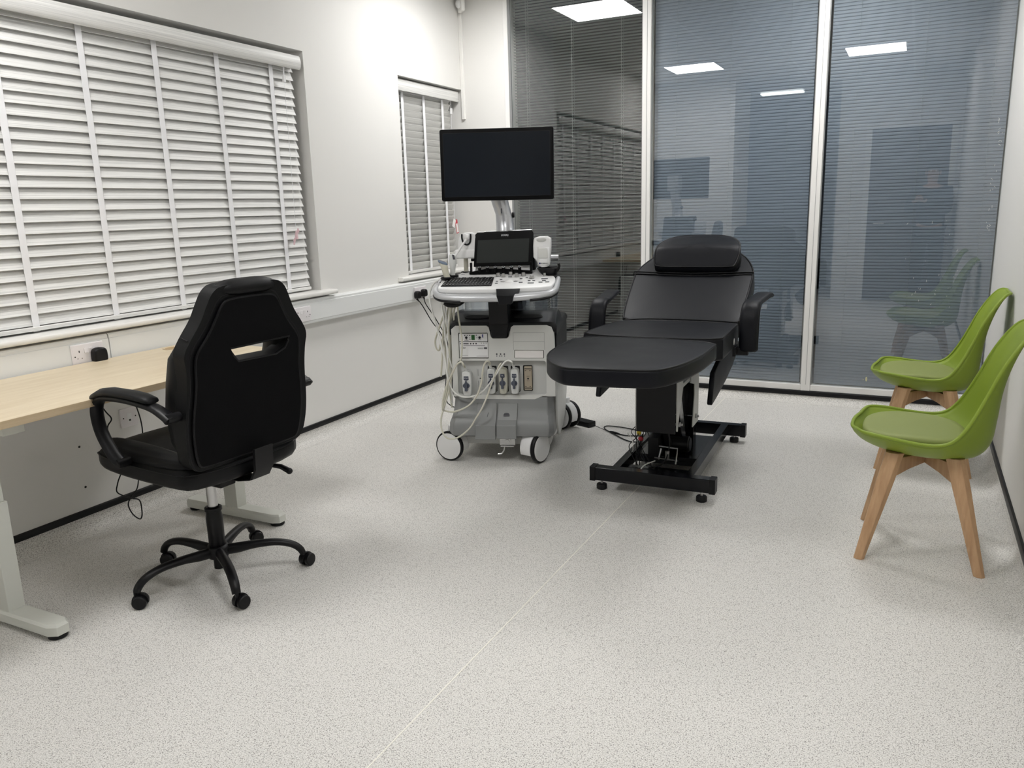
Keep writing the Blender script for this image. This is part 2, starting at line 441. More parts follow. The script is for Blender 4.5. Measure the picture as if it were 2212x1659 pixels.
window('window_2', W2[0], W2[1] - .001, W2[2], W2[3], 4.504, YB - .002, .045)

def wood_blind(name, y0, y1, zb, zt, tilt, xc, tapes, matn, valm, valance, label, pitch=.0455, wid=.053, curved=True):
    r = empty(name, (XL + xc, (y0 + y1) / 2, zb), label=label, cat='blind')
    oy = (y0 + y1) / 2; oz = zb
    s = MB(); n = int((zt - zb - .03) / pitch); zs = []
    for i in range(n):
        z = .026 + pitch * (i + .5); zs.append(z)
        mt = Matrix.Translation((0, 0, z)) @ Matrix.Rotation(R(tilt), 4, 'Y')
        s.box(-wid / 2, wid / 2, y0 - oy, y1 - oy, -.0016, .0016, mt)
    s.done('slats', matn, r, smooth=0)
    MB().box(-wid / 2 + .004, wid / 2 - .004, y0 - oy, y1 - oy, .003, .021).done('bottom_rail', matn, r, bevel=.004)
    MB().box(-.028, .02, y0 - oy, y1 - oy, zt - oz - .045, zt - oz - .002).done('head_rail', 'upvc', r)
    va, vb, z0v, z1v, fx, prof = valance
    v = MB()
    if prof == 'round':
        pts = [(fx - .060, z1v), (fx - .012, z1v), (fx - .004, z1v - .008), (fx + .001, z1v - .03), (fx + .001, z0v + .03), (fx - .004, z0v + .008), (fx - .012, z0v), (fx - .018, z0v), (fx - .008, z0v + .012), (fx - .005, z0v + .03), (fx - .005, z1v - .012), (fx - .060, z1v - .008)]
    else:
        pts = [(fx - .05, z1v), (fx - .006, z1v), (fx, z1v - .006), (fx, z0v + .006), (fx - .004, z0v), (fx - .010, z0v), (fx - .010, z1v - .008), (fx - .05, z1v - .008)]
    v.rings([[Vector((a - XL - xc, y - oy, z - oz)) for a, z in pts] for y in (va, vb)])
    v.done('valance', valm, r, smooth=40)
    c, sn = cos(R(tilt)), sin(R(tilt))
    for ty in tapes:
        for side in (1, -1):
            t = MB(); path = []
            hx = side * wid / 2 * abs(c) + side * .0025
            for z in [.0] + zs + [zt - oz - .05]:
                dz = -side * wid / 2 * sn if z in zs else 0
                path.append((hx if side == 1 else hx, z + dz))
            rr = []
            for i, (x, z) in enumerate(path):
                rr.append([Vector((x + (.001 if i % 2 else 0), ty - oy - .0145, z)), Vector((x + (.001 if i % 2 else 0), ty - oy + .0145, z))])
            g = [[t.v(p) for p in q] for q in rr]
            for a, b in zip(g, g[1:]): t.bm.faces.new((a[0], a[1], b[1], b[0]))
            t.done('ladder_tape', 'tape', r, smooth=0, solid=.0012)
    return r, oy, oz
b1, oy, oz = wood_blind('venetian_blind', .86, 3.650, .887, 2.165, 66, -.045, [1.245, 1.615, 1.985, 2.355, 2.727, 3.096, 3.475], 'slat', 'slat',
    (.85, 3.672, 2.108, 2.180, XL + .012, 'round'), 'wide white wood-effect venetian blind over the desk, slats tilted downward')
# cord, equaliser and tassels
x = .036
MB().tube([(x, 3.548 - oy, 2.11 - oz), (x, 3.549 - oy, 2.065 - oz)], .0016).tube([(x, 3.556 - oy, 2.11 - oz), (x, 3.552 - oy, 2.065 - oz)], .0016).tube([(x, 3.55 - oy, 2.03 - oz), (x, 3.546 - oy, 1.6 - oz), (x, 3.541 - oy, 1.25 - oz)], .0012).done('pull_cord', 'tape', b1)
MB().box(x - .006, x + .006, 3.541 - oy, 3.559 - oy, 2.03 - oz, 2.068 - oz).done('cord_joiner', 'upvc', b1, bevel=.002)
MB().lathe([(.003, .05), (.005, .04), (.010, .012), (.010, 0)], (x + .006, 3.535 - oy, 1.185 - oz), n=12).done('tassel', 'pink', b1)
MB().box(-.0005, .0005, -.006, .006, -.10, 0, Matrix.Translation((x + .008, 3.552 - oy, 1.245 - oz)) @ Matrix.Rotation(R(-28), 4, 'X')).box(-.0005, .0005, -.004, .004, -.08, 0, Matrix.Translation((x + .010, 3.558 - oy, 1.235 - oz)) @ Matrix.Rotation(R(-44), 4, 'X')).done('warning_tag', 'pink', b1, smooth=0)
b2, oy, oz = wood_blind('venetian_blind', 4.655, 5.420, .887, 2.165, -62, -.085, [4.775, 5.045, 5.300], 'slat2', 'slat',
    (4.612, 5.470, 2.118, 2.192, XL - .025, 'flat'), 'narrow grey wood-effect venetian blind in the corner window, slats tilted upward')
x = .038
MB().tube([(x, 5.385 - oy, 2.12 - oz), (x, 5.387 - oy, 2.065 - oz)], .0014).tube([(x, 5.387 - oy, 2.03 - oz), (x, 5.370 - oy, 1.25 - oz)], .0012).done('pull_cord', 'tape', b2)
MB().box(x - .006, x + .006, 5.378 - oy, 5.397 - oy, 2.025 - oz, 2.068 - oz).done('cord_joiner', 'upvc', b2, bevel=.002)
mt = Matrix.Translation((.052, 5.350 - oy, 1.252 - oz)) @ Matrix.Rotation(R(-26), 4, 'X')
MB().box(-.0006, .0006, -.018, .018, -.062, 0, mt).done('cord_tag', 'tagw', b2, smooth=0)
mt = Matrix.Translation((.047, 5.376 - oy, 1.25 - oz)) @ Matrix.Rotation(R(12), 4, 'X')
rt = MB().box(-.0006, .0006, -.017, .017, -.105, 0, mt).done('warning_tag', 'red', b2, smooth=0)
MB().box(-.0012, .0012, -.012, .012, -.098, -.030, mt).done('tag_label', 'tagw', rt, smooth=0)
cc = MB(); cc.tube([(.03, 4.668 - oy, 2.10 - oz), (.03, 4.668 - oy, 1.36 - oz)], .0012); cc.tube([(.03, 4.674 - oy, 2.10 - oz), (.03, 4.676 - oy, 1.14 - oz)], .0012)
cc.sphere((.03, 4.668 - oy, 1.34 - oz), .006, .006, .014); cc.sphere((.03, 4.676 - oy, 1.12 - oz), .006, .006, .014)
cc.done('tilt_cords', 'tape', b2)

# ------------------------------------------------------------------ glazed partition
pt = empty('window_3', kind='structure')
YG = YB + .035
f = MB()
def fb(x0, x1, z0, z1, y0=YB - .006, y1=YB + .075): f.box(x0, x1, y0, y1, z0, z1)
fb(-2.772, -2.738, .076, ZC)
for a, b in ((-1.727, -1.667), (-.617, -.557)):
    fb(a, b, .076, ZC)
fb(-2.738, -1.727, .076, .118, YB - .002); fb(-1.667, -.617, .076, .118, YB - .002); fb(-.557, XR, .076, .118, YB - .002)
f.box(-2.772, XR, YB + .02, YB + .075, 0, .076)
structure(f.done('window_frame', 'frame', pt, bevel=.004))
g = MB()
for a in (-1.694, -.584): g.box(a - .001, a + .001, YB - .0072, YB - .006, .12, ZC)
structure(g.done('frame_joint', 'usg', pt, smooth=0))
gs = MB(); gs.box(-2.738, -2.722, YB + .003, YB + .02, .118, ZC)
for a in (-1.667, -.557): gs.box(a, a + .006, YB + .0, YB + .02, .118, ZC)
for a in (-1.727, -.617): gs.box(a - .005, a, YB + .0, YB + .02, .118, ZC)
structure(gs.done('glazing_gasket', 'usg', pt, smooth=0))
panes = ((-2.722, -1.732), (-1.661, -.622), (-.551, XR))
for a, b in panes:
    q = MB(); vs = [q.v((a, YB + .010, .118)), q.v((b, YB + .010, .118)), q.v((b, YB + .010, ZC)), q.v((a, YB + .010, ZC))]; q.bm.faces.new(vs)
    structure(q.done('glass_pane', 'glassp', pt, smooth=0))
sk = MB(); random.seed(3)
def smear(x, z, L, a, wd=.0012):
    sk.box(-wd, wd, -.0003, .0003, -L, L, Matrix.Translation((x, YB + .0088, z)) @ Matrix.Rotation(R(a), 4, 'Y'))
for i in range(26): smear(.405 - .03 * random.random() - (1.75 - (zq := 1.1 + .65 * random.random())) * .02, zq, .002 + .006 * random.random(), random.uniform(-60, 60), .0008)
for i in range(26): smear(random.uniform(-.05, .26), random.uniform(.55, 1.2), .0015 + .006 * random.random() ** 2, random.uniform(-10, 40), .0008)
structure(sk.done('paint_marks', 'wallw', pt, smooth=0))
MB().sphere((-.218, YB + .009, .180), .006, .0008, .016).sphere((-.236, YB + .009, .174), .003, .0008, .003).done('sticker_mark', 'foil', pt)
def thin_blind(x0, x1, tilt, mslat, mrail, cords, label):
    xm = (x0 + x1) / 2; yb0 = YB + .045
    r = empty('venetian_blind', (xm, yb0, .125), label=label, cat='blind', group=None)
    s = MB(); z = .03; hw = .0125; T_ = R(tilt)
    while z < ZC - .125 - .03:
        mt = Matrix.Translation((0, 0, z)) @ Matrix.Rotation(T_ + R(random.uniform(-.5, .5)), 4, 'X')
        pr = [(-hw, 0), (-hw * .5, .0017), (0, .0023), (hw * .5, .0017), (hw, 0)]
        g = [[s.v(mt @ Vector((xx - xm, a, b))) for a, b in pr] for xx in (x0 + .004, x1 - .004)]
        for k in range(4): s.bm.faces.new((g[0][k], g[0][k + 1], g[1][k + 1], g[1][k]))
        z += .0201
    s.done('slats', mslat, r, smooth=80)
    MB().box(x0 - xm + .004, x1 - xm - .004, -.012, .012, 0, .018).done('bottom_rail', mrail, r, bevel=.003)
    MB().box(x0 - xm + .002, x1 - xm - .002, -.014, .014, ZC - .125 - .028, ZC - .125 - .001).done('head_rail', mrail, r)
    c = MB()
    for cx in cords: c.tube([(cx - xm, -.0135, .015), (cx - xm, -.0135, ZC - .16)], .0009, 5).tube([(cx - xm + .006, .0135, .015), (cx - xm + .006, .0135, ZC - .16)], .0009, 5)
    c.done('ladder_cords', 'cordg' if mslat != 'greyslat' else 'usgr', r)
    return r
thin_blind(-2.716, -1.738, -14, 'greyslat', 'greyslat', (-2.607, -2.254, -1.887), 'dark grey venetian blind with open slats behind the left glass pane')
thin_blind(-1.655, -.628, 76, 'bluslat', 'bluslat', (-1.50, -1.144, -.78), 'blue-grey closed venetian blind behind the middle glass pane')
thin_blind(-.545, XR - .004, 76, 'bluslat', 'bluslat', (-.384, -.0226, .336), 'blue-grey closed venetian blind behind the right glass pane by the green chairs')
structure(MB().box(-2.9, XR + .2, YB + 1.2, YB + 1.3, 0, ZC).done('wall_beyond', 'night'))

# conduit + sensor in the back left corner
c = empty('trim_2', (XL + .012, YB - .010, 0), kind='structure')
structure(MB().box(-.0115, .014, -.009, .0095, 1.99, ZC - .001).done('cable_conduit', 'wallw', c, bevel=.002))
s = empty('motion_sensor', (-3.069, YB - .05, 2.72), 0, 'small white motion detector high in the corner above the narrow blind', 'sensor')
m = Matrix.Rotation(R(-38), 4, 'Z')
pad(MB(), rrect(-.040, .040, 0, .10, .012), -.030, .0, .008, lambda a, b, t: m @ Vector((a, t - .0, b + .01))).done('housing', 'wallw', s)
MB().sphere(m @ Vector((0, -.031, .062)), .028, .028, .030, mtx=None).done('lens', 'upvc', s)

# ------------------------------------------------------------------ ceiling lights
def panel(x, y, label):
    r = empty('ceiling_light', (x, y, ZC - .006), 0, label, 'ceiling light', 'square ceiling light panels')
    f = MB(); h = .2975; i_ = .278
    for a in ((-h, h, -h, -i_), (-h, h, i_, h), (-h, -i_, -i_, i_), (i_, h, -i_, i_)): f.box(a[0], a[1], a[2], a[3], -.004, .006)
    f.done('frame', 'upvc', r, smooth=0)
    MB().box(-i_, i_, -i_, i_, -.002, .004).done('diffuser', 'lamp', r, smooth=0); return r
panel(-2.36, 4.66, 'square ceiling light panel above the ultrasound machine'); panel(-.50, 4.66, 'square ceiling light panel above the rear green chair')
panel(-2.39, 1.46, 'square ceiling light panel above the desk and office chair'); panel(-.50, 1.46, 'square ceiling light panel just in front of the photographer')
r = empty('louvre_light', (-1.82, -1.27, ZC - .004), 0, 'square ceiling luminaire with bare tubes in the corridor', 'ceiling light')
MB().box(-.3, .3, -.3, .3, -.012, .003).done('tray', 'upvc', r)
for k in range(3): MB().cyl((-.285, -.07 + .07 * k, -.026), .009, .57, 'x', 12).done('tube', 'tube', r)

# ------------------------------------------------------------------ sockets and plugs
def socket(y0, y1, z0, z1, x, label, double=True, hideA=None):
    w_, h = (y1 - y0), (z1 - z0)
    r = empty('wall_socket', (x, (y0 + y1) / 2, z0), 0, label, 'socket')
    pad(MB(), rrect(-w_ / 2, w_ / 2, 0, h, .005), 0, .009, .004, lambda a, b, t: Vector((t, a, b))).done('face_plate', 'white', r)
    ho = MB()
    for cy in ((-.040, .040) if double else (0,)):
        ho.box(.0085, .0096, cy - .002, cy + .002, h * .60, h * .70); ho.box(.0085, .0096, cy - .012, cy - .0075, h * .30, h * .33); ho.box(.0085, .0096, cy + .0075, cy + .012, h * .30, h * .33)
    for cy in (-w_ / 2 + .012, w_ / 2 - .012): ho.cyl((.0085, cy, h * .42), .0028, .0012, 'x', 10)
    ho.done('pin_hole', 'hole', r, smooth=0, split=True)
    for k, cy in enumerate((-.011, .011)):
        mt = Matrix.Translation((.0095, cy, h * .66)) @ Matrix.Rotation(R(8 if k else -8), 4, 'Y')
        MB().box(-.002, .003, -.007, .007, -.010, .010, mt).done('switch', 'white', r, bevel=.001)
    return r
xs = XL + .0535
socket(2.055, 2.201, .735, .821, xs, 'white double wall socket just above the desk with one black plug in it')
socket(3.386, 3.530, .725, .811, xs, 'white double wall socket with both outlets empty, right of the chair back')
socket(4.605, 4.751, .720, .806, xs, 'white double wall socket with two black plugs beside the ultrasound machine')
r = empty('data_outlet', (XL, 2.318, .405), 0, 'small white data outlet low on the wall under the desk', 'data outlet')
pad(MB(), rrect(-.044, .044, 0, .086, .004), 0, .010, .003, lambda a, b, t: Vector((t, a, b))).done('face_plate', 'white', r)
MB().box(.010, .0112, -.011, .011, .020, .062).done('module', 'upvc', r); MB().box(.0112, .0116, -.005, .005, .026, .034).cyl((.0098, -.031, .043), .0032, .001, 'x', 10).cyl((.0098, .031, .043), .0032, .001, 'x', 10).done('screw_hole', 'hole', r, smooth=0, split=True)
for (y, z) in ((2.067, .378), (2.068, .197)): structure(MB().cyl((XL - .0005, y, z), .005, .002, 'x', 10).done('trim_4', 'hole'))

def plug(loc, path, label, cordend=None, small=1.0):
    r = empty('power_plug', loc, 0, label, 'plug')
    pts = chaikin([(-.022, -.028), (.022, -.028), (.026, -.008), (.022, .024), (-.022, .024), (-.026, -.008)], 2)
    pad(MB(), [(a * small, b * small) for a, b in pts], 0, .034, .008, lambda a, b, t: Vector((t, a, b))).done('plug_body', 'blk', r)
    if path:
        P = [Vector(p) - Vector(loc) for p in path]
        c = MB(); c.tube(spline(P, 6), .0034, 8); c.tube([P[0], P[0] + (P[1] - P[0]) * .35], [.0075, .004], 8); c.done('power_cord', 'blk', r)
    return r
plug((xs + .0095, 2.165, .768), None, 'black adapter plug in the socket above the desk', small=1.25)
plug((xs + .0095, 4.612, .758), [(xs + .02, 4.612, .726), (xs + .03, 4.655, .68), (xs + .06, 4.72, .56), (xs + .10, 4.80, .42), (xs + .16, 4.72, .20), (xs + .30, 4.5, .03), (xs + .6, 4.46, .006), (-2.30, 4.38, .006)], 'left black plug of the pair beside the ultrasound machine, lead hanging')
plug((xs + .0095, 4.694, .764), [(xs + .02, 4.696, .733), (xs + .03, 4.705, .68), (xs + .07, 4.77, .56), (xs + .10, 4.85, .40), (xs + .16, 4.80, .18), (xs + .3, 4.62, .03), (xs + .6, 4.6, .006), (-2.36, 4.5, .006)], 'right black plug of the pair beside the ultrasound machine')

# ------------------------------------------------------------------ desk
dk = empty('office_desk', (-2.72, 1.93, 0), 0, 'long desk with pale maple top and white metal frame under the wide blind', 'desk')
X0, X1, Y0, Y1 = -3.065 + 2.72, -2.405 + 2.72, 1.23 - 1.93, 2.655 - 1.93
cx, cy = -2.995 + 2.72, 2.485 - 1.93
top = MB(); circ = [(cx + .034 * cos(2 * pi * k / 24), cy + .034 * sin(2 * pi * k / 24)) for k in range(24)]
top.plate([(X0, Y0), (X1, Y0), (X1, Y1), (X0, Y1)], [circ], .717, .742, XY)
tp = top.done('desk_top', 'maple', dk, smooth=20, bevel=.0015)
e = MB(); e.box(X1, X1 + .0012, Y0, Y1, .7175, .7415); e.box(X0, X1, Y1, Y1 + .0012, .7175, .7415); e.done('edge_band', 'maple_e', tp, smooth=0)
MB().lathe([(.033, .736), (.041, .7435), (.040, .745), (.030, .7445), (.0295, .70)], (cx, cy, 0), n=28).done('cable_grommet', 'maple_e', dk)
u = MB(); u.box(-.10, -.06, -.50, .52, .672, .716); u.box(.06, .10, -.50, .52, .672, .716); u.done('cross_beam', 'deskw', dk)
for yy in (1.42 - 1.93, 2.437 - 1.93):
    l = MB(); l.box(.035, .11, yy - .028, yy + .028, .05, .43); l.box(.041, .104, yy - .022, yy + .022, .43, .70)
    l.box(-.26, .26, yy - .035, yy + .035, .68, .716)
    l.done('leg_column', 'deskw', dk, bevel=.002)
    ft = MB(); pts = [(-.20, -.036), (.315, -.036), (.345, -.020), (.345, .020), (.315, .036), (-.20, .036), (-.215, .02), (-.215, -.02)]
    ft.rings([[Vector((a, yy + b, z)) for a, b in q] for q, z in ((pts, .016), (pts, .046), (inset(pts, .006), .055))])
    fo = ft.done('foot', 'deskw', dk, smooth=30, bevel=.002)
    MB().cyl((.312, yy, 0), .030, .016, n=24, bev=.003).cyl((-.18, yy, 0), .030, .016, n=24, bev=.003).done('levelling_pad', 'blk', fo, split=True)
cbl = MB(); xx = XL + .15
cbl.tube(spline([(xx, 2.02, .715), (xx, 2.098, .553), (xx, 2.128, .502), (xx, 2.105, .47), (xx, 2.10, .40)], 6), .0028, 7)
cbl.tube(spline([(xx, 2.20, .69), (xx, 2.255, .521), (xx, 2.268, .406), (xx, 2.240, .29), (xx, 2.223, .23), (xx, 2.204, .166), (xx, 2.165, .134), (xx, 2.150, .106), (xx, 2.165, .06), (xx, 2.194, .026), (xx, 2.207, .031), (xx, 2.212, .06), (xx, 2.207, .109), (xx, 2.168, .133), (xx, 2.108, .178), (xx, 2.115, .22), (xx, 2.146, .29), (xx, 2.10, .40)], 6), .0028, 7)
cbl.tube([(xx, 2.02, .700), (xx, 2.20, .700)], .0028, 7)
tag(cbl.done('hanging_cable', 'blk'), 'thin black cable hanging in a loop beneath the desk', 'cable')

# ------------------------------------------------------------------ office chair   (local: +Y forward, +X right)
oc = empty('office_chair', (-2.250, 1.962, 0), 86, 'black leatherette racing-style office chair with slotted back at the desk', 'office chair')
def TB(a, b, t):      # back plane, tilted: t = distance towards the rear
    y = -.24 - .13 * (b - .5); return Vector((a, y - t, b - .13 * t))
half = [(.20, .505), (.245, .525), (.262, .60), (.262, .68), (.250, .78), (.252, .86), (.262, .905), (.235, .95), (.195, 1.00), (.175, 1.045), (.150, 1.092), (.110, 1.112)]
out = chaikin([(a, b) for a, b in half] + [(-a, b) for a, b in half[::-1]], 2)
slot = [(-.092, .905), (.165, .908), (.160, .893), (.145, .870), (.105, .854), (-.060, .857), (-.080, .880)]
MB().plate(out, [slot], -.058, -.004, TB).done('backrest', 'leather2', oc, smooth=50, bevel=.018, seg=4)
ph = [(.185, .525), (.215, .535), (.228, .60), (.232, .68), (.215, .80), (.218, .865), (.214, .905), (.165, .960), (.135, 1.01), (.115, 1.050), (.085, 1.066)]
pin = chaikin([(a - .008, b) for a, b in ph] + [(-a - .008, b) for a, b in ph[::-1]], 2)
rp = MB().plate(pin, [slot], -.006, .008, TB).done('rear_panel', 'mesh', oc, smooth=50, bevel=.006, seg=3)
pi_ = MB(); pi_.tube([TB(a, b, .004) for a, b in pin], .0045, 8, closed=True); pi_.tube([TB(a, b, -.006) for a, b in inset(pin, -.016)], .003, 8, closed=True)
pi_.tube([TB(a, b, .006) for a, b in slot], .004, 6, closed=True); pi_.done('piping', 'pipe', oc)
hr = MB(); rs = []
for k in range(17):
    x = -.132 + .264 * k / 16; e_ = 1 - abs(x / .139) ** 4; rr = .030 * max(.25, e_)
    rs.append([TB(x, 1.092, -.030) + Vector((0, cos(2 * pi * j / 16) * rr * 1.35, sin(2 * pi * j / 16) * rr)) for j in range(16)])
hr.rings(rs).done('headrest_roll', 'leather2', oc, smooth=60)
for sx in (-1, 1):
    bo = MB(); sec = []
    for b, hw, dp in ((.535, .045, .03), (.60, .058, .062), (.70, .062, .076), (.80, .060, .072), (.88, .058, .064), (.93, .050, .050), (.975, .036, .032), (1.02, .026, .018)):
        cxx = sx * (.196 if b < .90 else .196 - (b - .90) * .42); p = TB(cxx, b, -dp - .004)
        sec.append([p + Vector((cos(2 * pi * j / 12) * hw, sin(2 * pi * j / 12) * dp, 0)) for j in range(12)])
    bo.rings(sec).done('side_bolster', 'leather2', oc, smooth=70)
# side seams
for sx in (-1, 1):
    q = MB(); q.tube([TB(sx * .2385, .948, -.012), TB(sx * .2385, .950, -.030), TB(sx * .2365, .952, -.046)], .002, 6); q.done('side_seam', 'pipe', oc)
seat = MB(); sp = chaikin([(-.235, -.245), (.235, -.245), (.264, -.12), (.268, .20), (.225, .315), (-.225, .315), (-.268, .20), (-.264, -.12)], 2)
def ST(a, b, t): return Vector((a, b, t + .035 * (b + .2)))
pad(seat, sp, .440, .520, .030, ST, dome=.010)
seat.done('seat', 'leather2', oc, smooth=60)
for sx in (-1, 1):
    q = MB(); pad(q, chaikin([(sx * .165, -.20), (sx * .255, -.20), (sx * .264, .14), (sx * .21, .29), (sx * .15, .25)], 2), .50, .545, .022, ST, dome=.012); q.done('seat_bolster', 'leather2', oc, smooth=70)
q = MB(); q.tube([ST(a, b, .500) for a, b in inset(sp, -.001)], .003, 6, closed=True); q.done('seat_piping', 'pipe', oc)
q = MB(); q.box(-.10, .10, -.12, .14, .405, .445); q.box(-.035, .035, -.10, .10, .372, .41); q.done('tilt_mechanism', 'blk', oc, bevel=.006)
q = MB(); q.rings([[Vector((x, y, z)) for x in (-.0,) for x, y, z in ((-.04, y0, z0), (.04, y0, z0), (.04, y0 - .012, z0 + .004), (-.04, y0 - .012, z0 + .004))] for y0, z0 in ((-.05, .418), (-.20, .418), (-.262, .430), (-.288, .470), (-.292, .545))]); q.done('back_bracket', 'blk', oc, bevel=.003)
q = MB(); q.tube([(.10, .02, .41), (.17, -.08, .405), (.205, -.15, .392), (.215, -.175, .378)], [.006, .007, .010, .0115], 10); q.sphere((.217, -.18, .375), .0125); q.done('height_lever', 'blk', oc)
for sx in (-1, 1):
    a = MB(); X = .295 * sx
    P = spline([(X * .95, .055, .520), (X, .075, .535), (X, .130, .60), (X, .152, .66), (X, .146, .715), (X, .10, .746), (X, -.01, .752), (X, -.12, .744), (X, -.175, .734), (X, -.220, .715), (X, -.238, .704)], 5)
    rs = []
    for i, p in enumerate(P):
        t = (P[min(i + 1, len(P) - 1)] - P[max(i - 1, 0)]); t.x = 0; t.normalize(); nn = Vector((0, -t.z, t.y)); ux = Vector((1, 0, 0))
        rs.append([p + ux * (cos(2 * pi * k / 12) * .024) + nn * (sin(2 * pi * k / 12) * .013) for k in range(12)])
    a.rings(rs)
    a.lathe([(.0165, 0), (.0165, sx * -.075)], (X + sx * .012, -.228, .709), 'x', 16); a.lathe([(.0165, 0), (.0165, sx * -.075)], (X + sx * .012, .062, .522), 'x', 16)
    ar = a.done('armrest_frame', 'blk', oc, smooth=60)
    MB().cyl((X + sx * .0125 - .001, -.228, .709), .009, .002, 'x', 12).cyl((X + sx * .0125 - .001, .062, .522), .009, .002, 'x', 12).done('bolt_recess', 'hole', ar)
    p_ = MB(); rs = []
    for y, z, hh, hw in ((.152, .736, .010, .018), (.142, .746, .015, .026), (.10, .762, .017, .030), (.05, .769, .017, .031), (-.05, .769, .016, .031), (-.11, .766, .015, .030), (-.148, .760, .013, .028), (-.158, .758, .009, .022)):
        rs.append([Vector((X + cos(2 * pi * k / 16) * hw, y, z + sin(2 * pi * k / 16) * hh * (1 if sin(2 * pi * k / 16) > 0 else .8))) for k in range(16)])
    p_.rings(rs).done('armrest_pad', 'leather2', oc, smooth=60)
MB().cyl((0, 0, .275), .0185, .105, n=24).cyl((0, 0, .235), .016, .05, n=20).done('gas_piston', 'steel', oc)
MB().lathe([(.026, .115), (.029, .12), (.030, .235), (.026, .262), (.031, .264), (.031, .276), (.024, .280), (.019, .276)], n=28).done('piston_cover', 'blk', oc)
hb = MB(); hb.lathe([(.012, .035), (.020, .036), (.020, .075), (.036, .080), (.042, .095), (.042, .118), (.036, .126), (.030, .128)], n=28); hb.done('base_hub', 'blk', oc)
for k in range(5):
    a = R(-119 + 72 * k); L_ = MB(); rs = []; kf = (1.06, 1.07, 1.03, .98, 1.09)[k]
    for r_, z, hw, hh in ((.030, .104, .017, .021), (.07, .106, .018, .020), (.12, .112, .0185, .016), (.18, .113, .018, .0135), (.225, .106, .0175, .013), (.258, .092, .017, .013), (.278, .073, .016, .013), (.286, .056, .015, .012)):
        pass
    prof = [(.030, .104, .017, .021), (.07, .106, .018, .020), (.12, .112, .0185, .016), (.18, .113, .018, .0135), (.225, .106, .0175, .013), (.258, .092, .017, .013), (.278, .073, .016, .013), (.286, .056, .015, .012)]
    C_ = spline([(.03 + (r_ - .03) * kf, 0, z) for r_, z, _, _ in prof], 4)
    for i, p in enumerate(C_):
        f_ = i / 4; i0 = min(int(f_), len(prof) - 2); t_ = f_ - i0; hw = prof[i0][2] * (1 - t_) + prof[i0 + 1][2] * t_; hh = prof[i0][3] * (1 - t_) + prof[i0 + 1][3] * t_
        t = (C_[min(i + 1, len(C_) - 1)] - C_[max(i - 1, 0)]).normalized(); nn = Vector((-t.z, 0, t.x))
        ring = []
        for j in range(14):
            an = 2 * pi * j / 14; q_ = p + Vector((0, cos(an) * hw, 0)) + nn * (sin(an) * hh)
            ring.append(Vector((q_.x * cos(a) - q_.y * sin(a), q_.x * sin(a) + q_.y * cos(a), q_.z)))
        rs.append(ring)
    L_.rings(rs); lg = L_.done('base_leg', 'blk', oc, smooth=60)
    ca = R([-5, 5, -20, -62, -52][k]); o_ = Vector((.288 * kf * cos(a), .288 * kf * sin(a), 0)); rot = Matrix.Rotation(ca, 4, 'Z')
    cs = MB()
    for sy in (-1, 1):
        cs.lathe([(.010, 0), (.0215, .001), (.0245, .004), (.0245, .015), (.0215, .019), (.012, .0195)], tuple(o_ + rot @ Vector((.014, sy * .024 - (.0195 if sy > 0 else 0), .0245))), 'y', 20, rot)
    cs.done('caster_wheel', 'blk', lg)
    hd = MB(); pr = [(.014 + .0285 * cos(R(t)), .0245 + .0285 * sin(R(t))) for t in range(-10, 200, 15)] + [(.014 - .020, .030), (.014 + .020, .022)]
    hd.prism(pr, -.0045, .0045, lambda x_, z_, y_: o_ + rot @ Vector((x_, y_, z_))); hd.lathe([(.006, .03), (.006, .062)], tuple(o_), n=10); hd.done('caster_hood', 'blk', lg)

# ------------------------------------------------------------------ green chairs (front towards -X)
gc = empty('shell_chair', (.092, 3.252, 0), 0, 'nearer green shell chair with beech legs, closest to the camera by the right wall', 'chair', 'green shell chairs')
CP = spline([(x, 0, z) for x, z in ((-.258, .472), (-.245, .454), (-.205, .426), (-.14, .402), (-.05, .388), (.05, .385), (.125, .391), (.175, .413), (.203, .460), (.212, .540), (.219, .64), (.236, .735), (.266, .822), (.304, .872))], 6)
RP = spline([(x, 0, z) for x, z in ((-.240, .479), (-.225, .488), (-.205, .490), (-.147, .486), (-.052, .474), (.02, .472), (.070, .487), (.106, .527), (.137, .585), (.167, .655), (.203, .745), (.245, .822), (.280, .866), (.305, .873))], 6)
WP = spline([(.115, 0, 0), (.172, 0, 0), (.208, 0, 0), (.228, 0, 0), (.236, 0, 0), (.240, 0, 0), (.238, 0, 0), (.230, 0, 0), (.218, 0, 0), (.205, 0, 0), (.195, 0, 0), (.180, 0, 0), (.150, 0, 0), (.095, 0, 0)], 6)
NU = len(CP) - 1
def shell(u, v, off=0):
    f_ = u * NU; i = min(int(f_), NU - 1); t = f_ - i
    c = CP[i].lerp(CP[i + 1], t); r_ = RP[i].lerp(RP[i + 1], t); w_ = WP[i].x * (1 - t) + WP[i + 1].x * t
    s_ = (v - .5) * 2; k = abs(s_) ** 3.0; p = c.lerp(r_, k); p = Vector((p.x, s_ * w_, p.z))
    if off:
        tn = (CP[min(i + 1, NU)] - CP[max(i - 1, 0)]).normalized(); p += Vector((-tn.z, 0, tn.x)) * off
    return p
MB().grid(lambda u, v: shell(u, v), 78, 36).done('seat_shell', 'green', gc, smooth=80, solid=.008)
rim = [shell(u / 60, 0) for u in range(61)] + [shell(1, v / 10) for v in range(1, 10)] + [shell(1 - u / 60, 1) for u in range(61)] + [shell(0, 1 - v / 10) for v in range(1, 10)]
MB().tube(rim, .0068, 8, closed=True).done('shell_rim', 'green', gc, smooth=80)
cu = MB(); rs = []
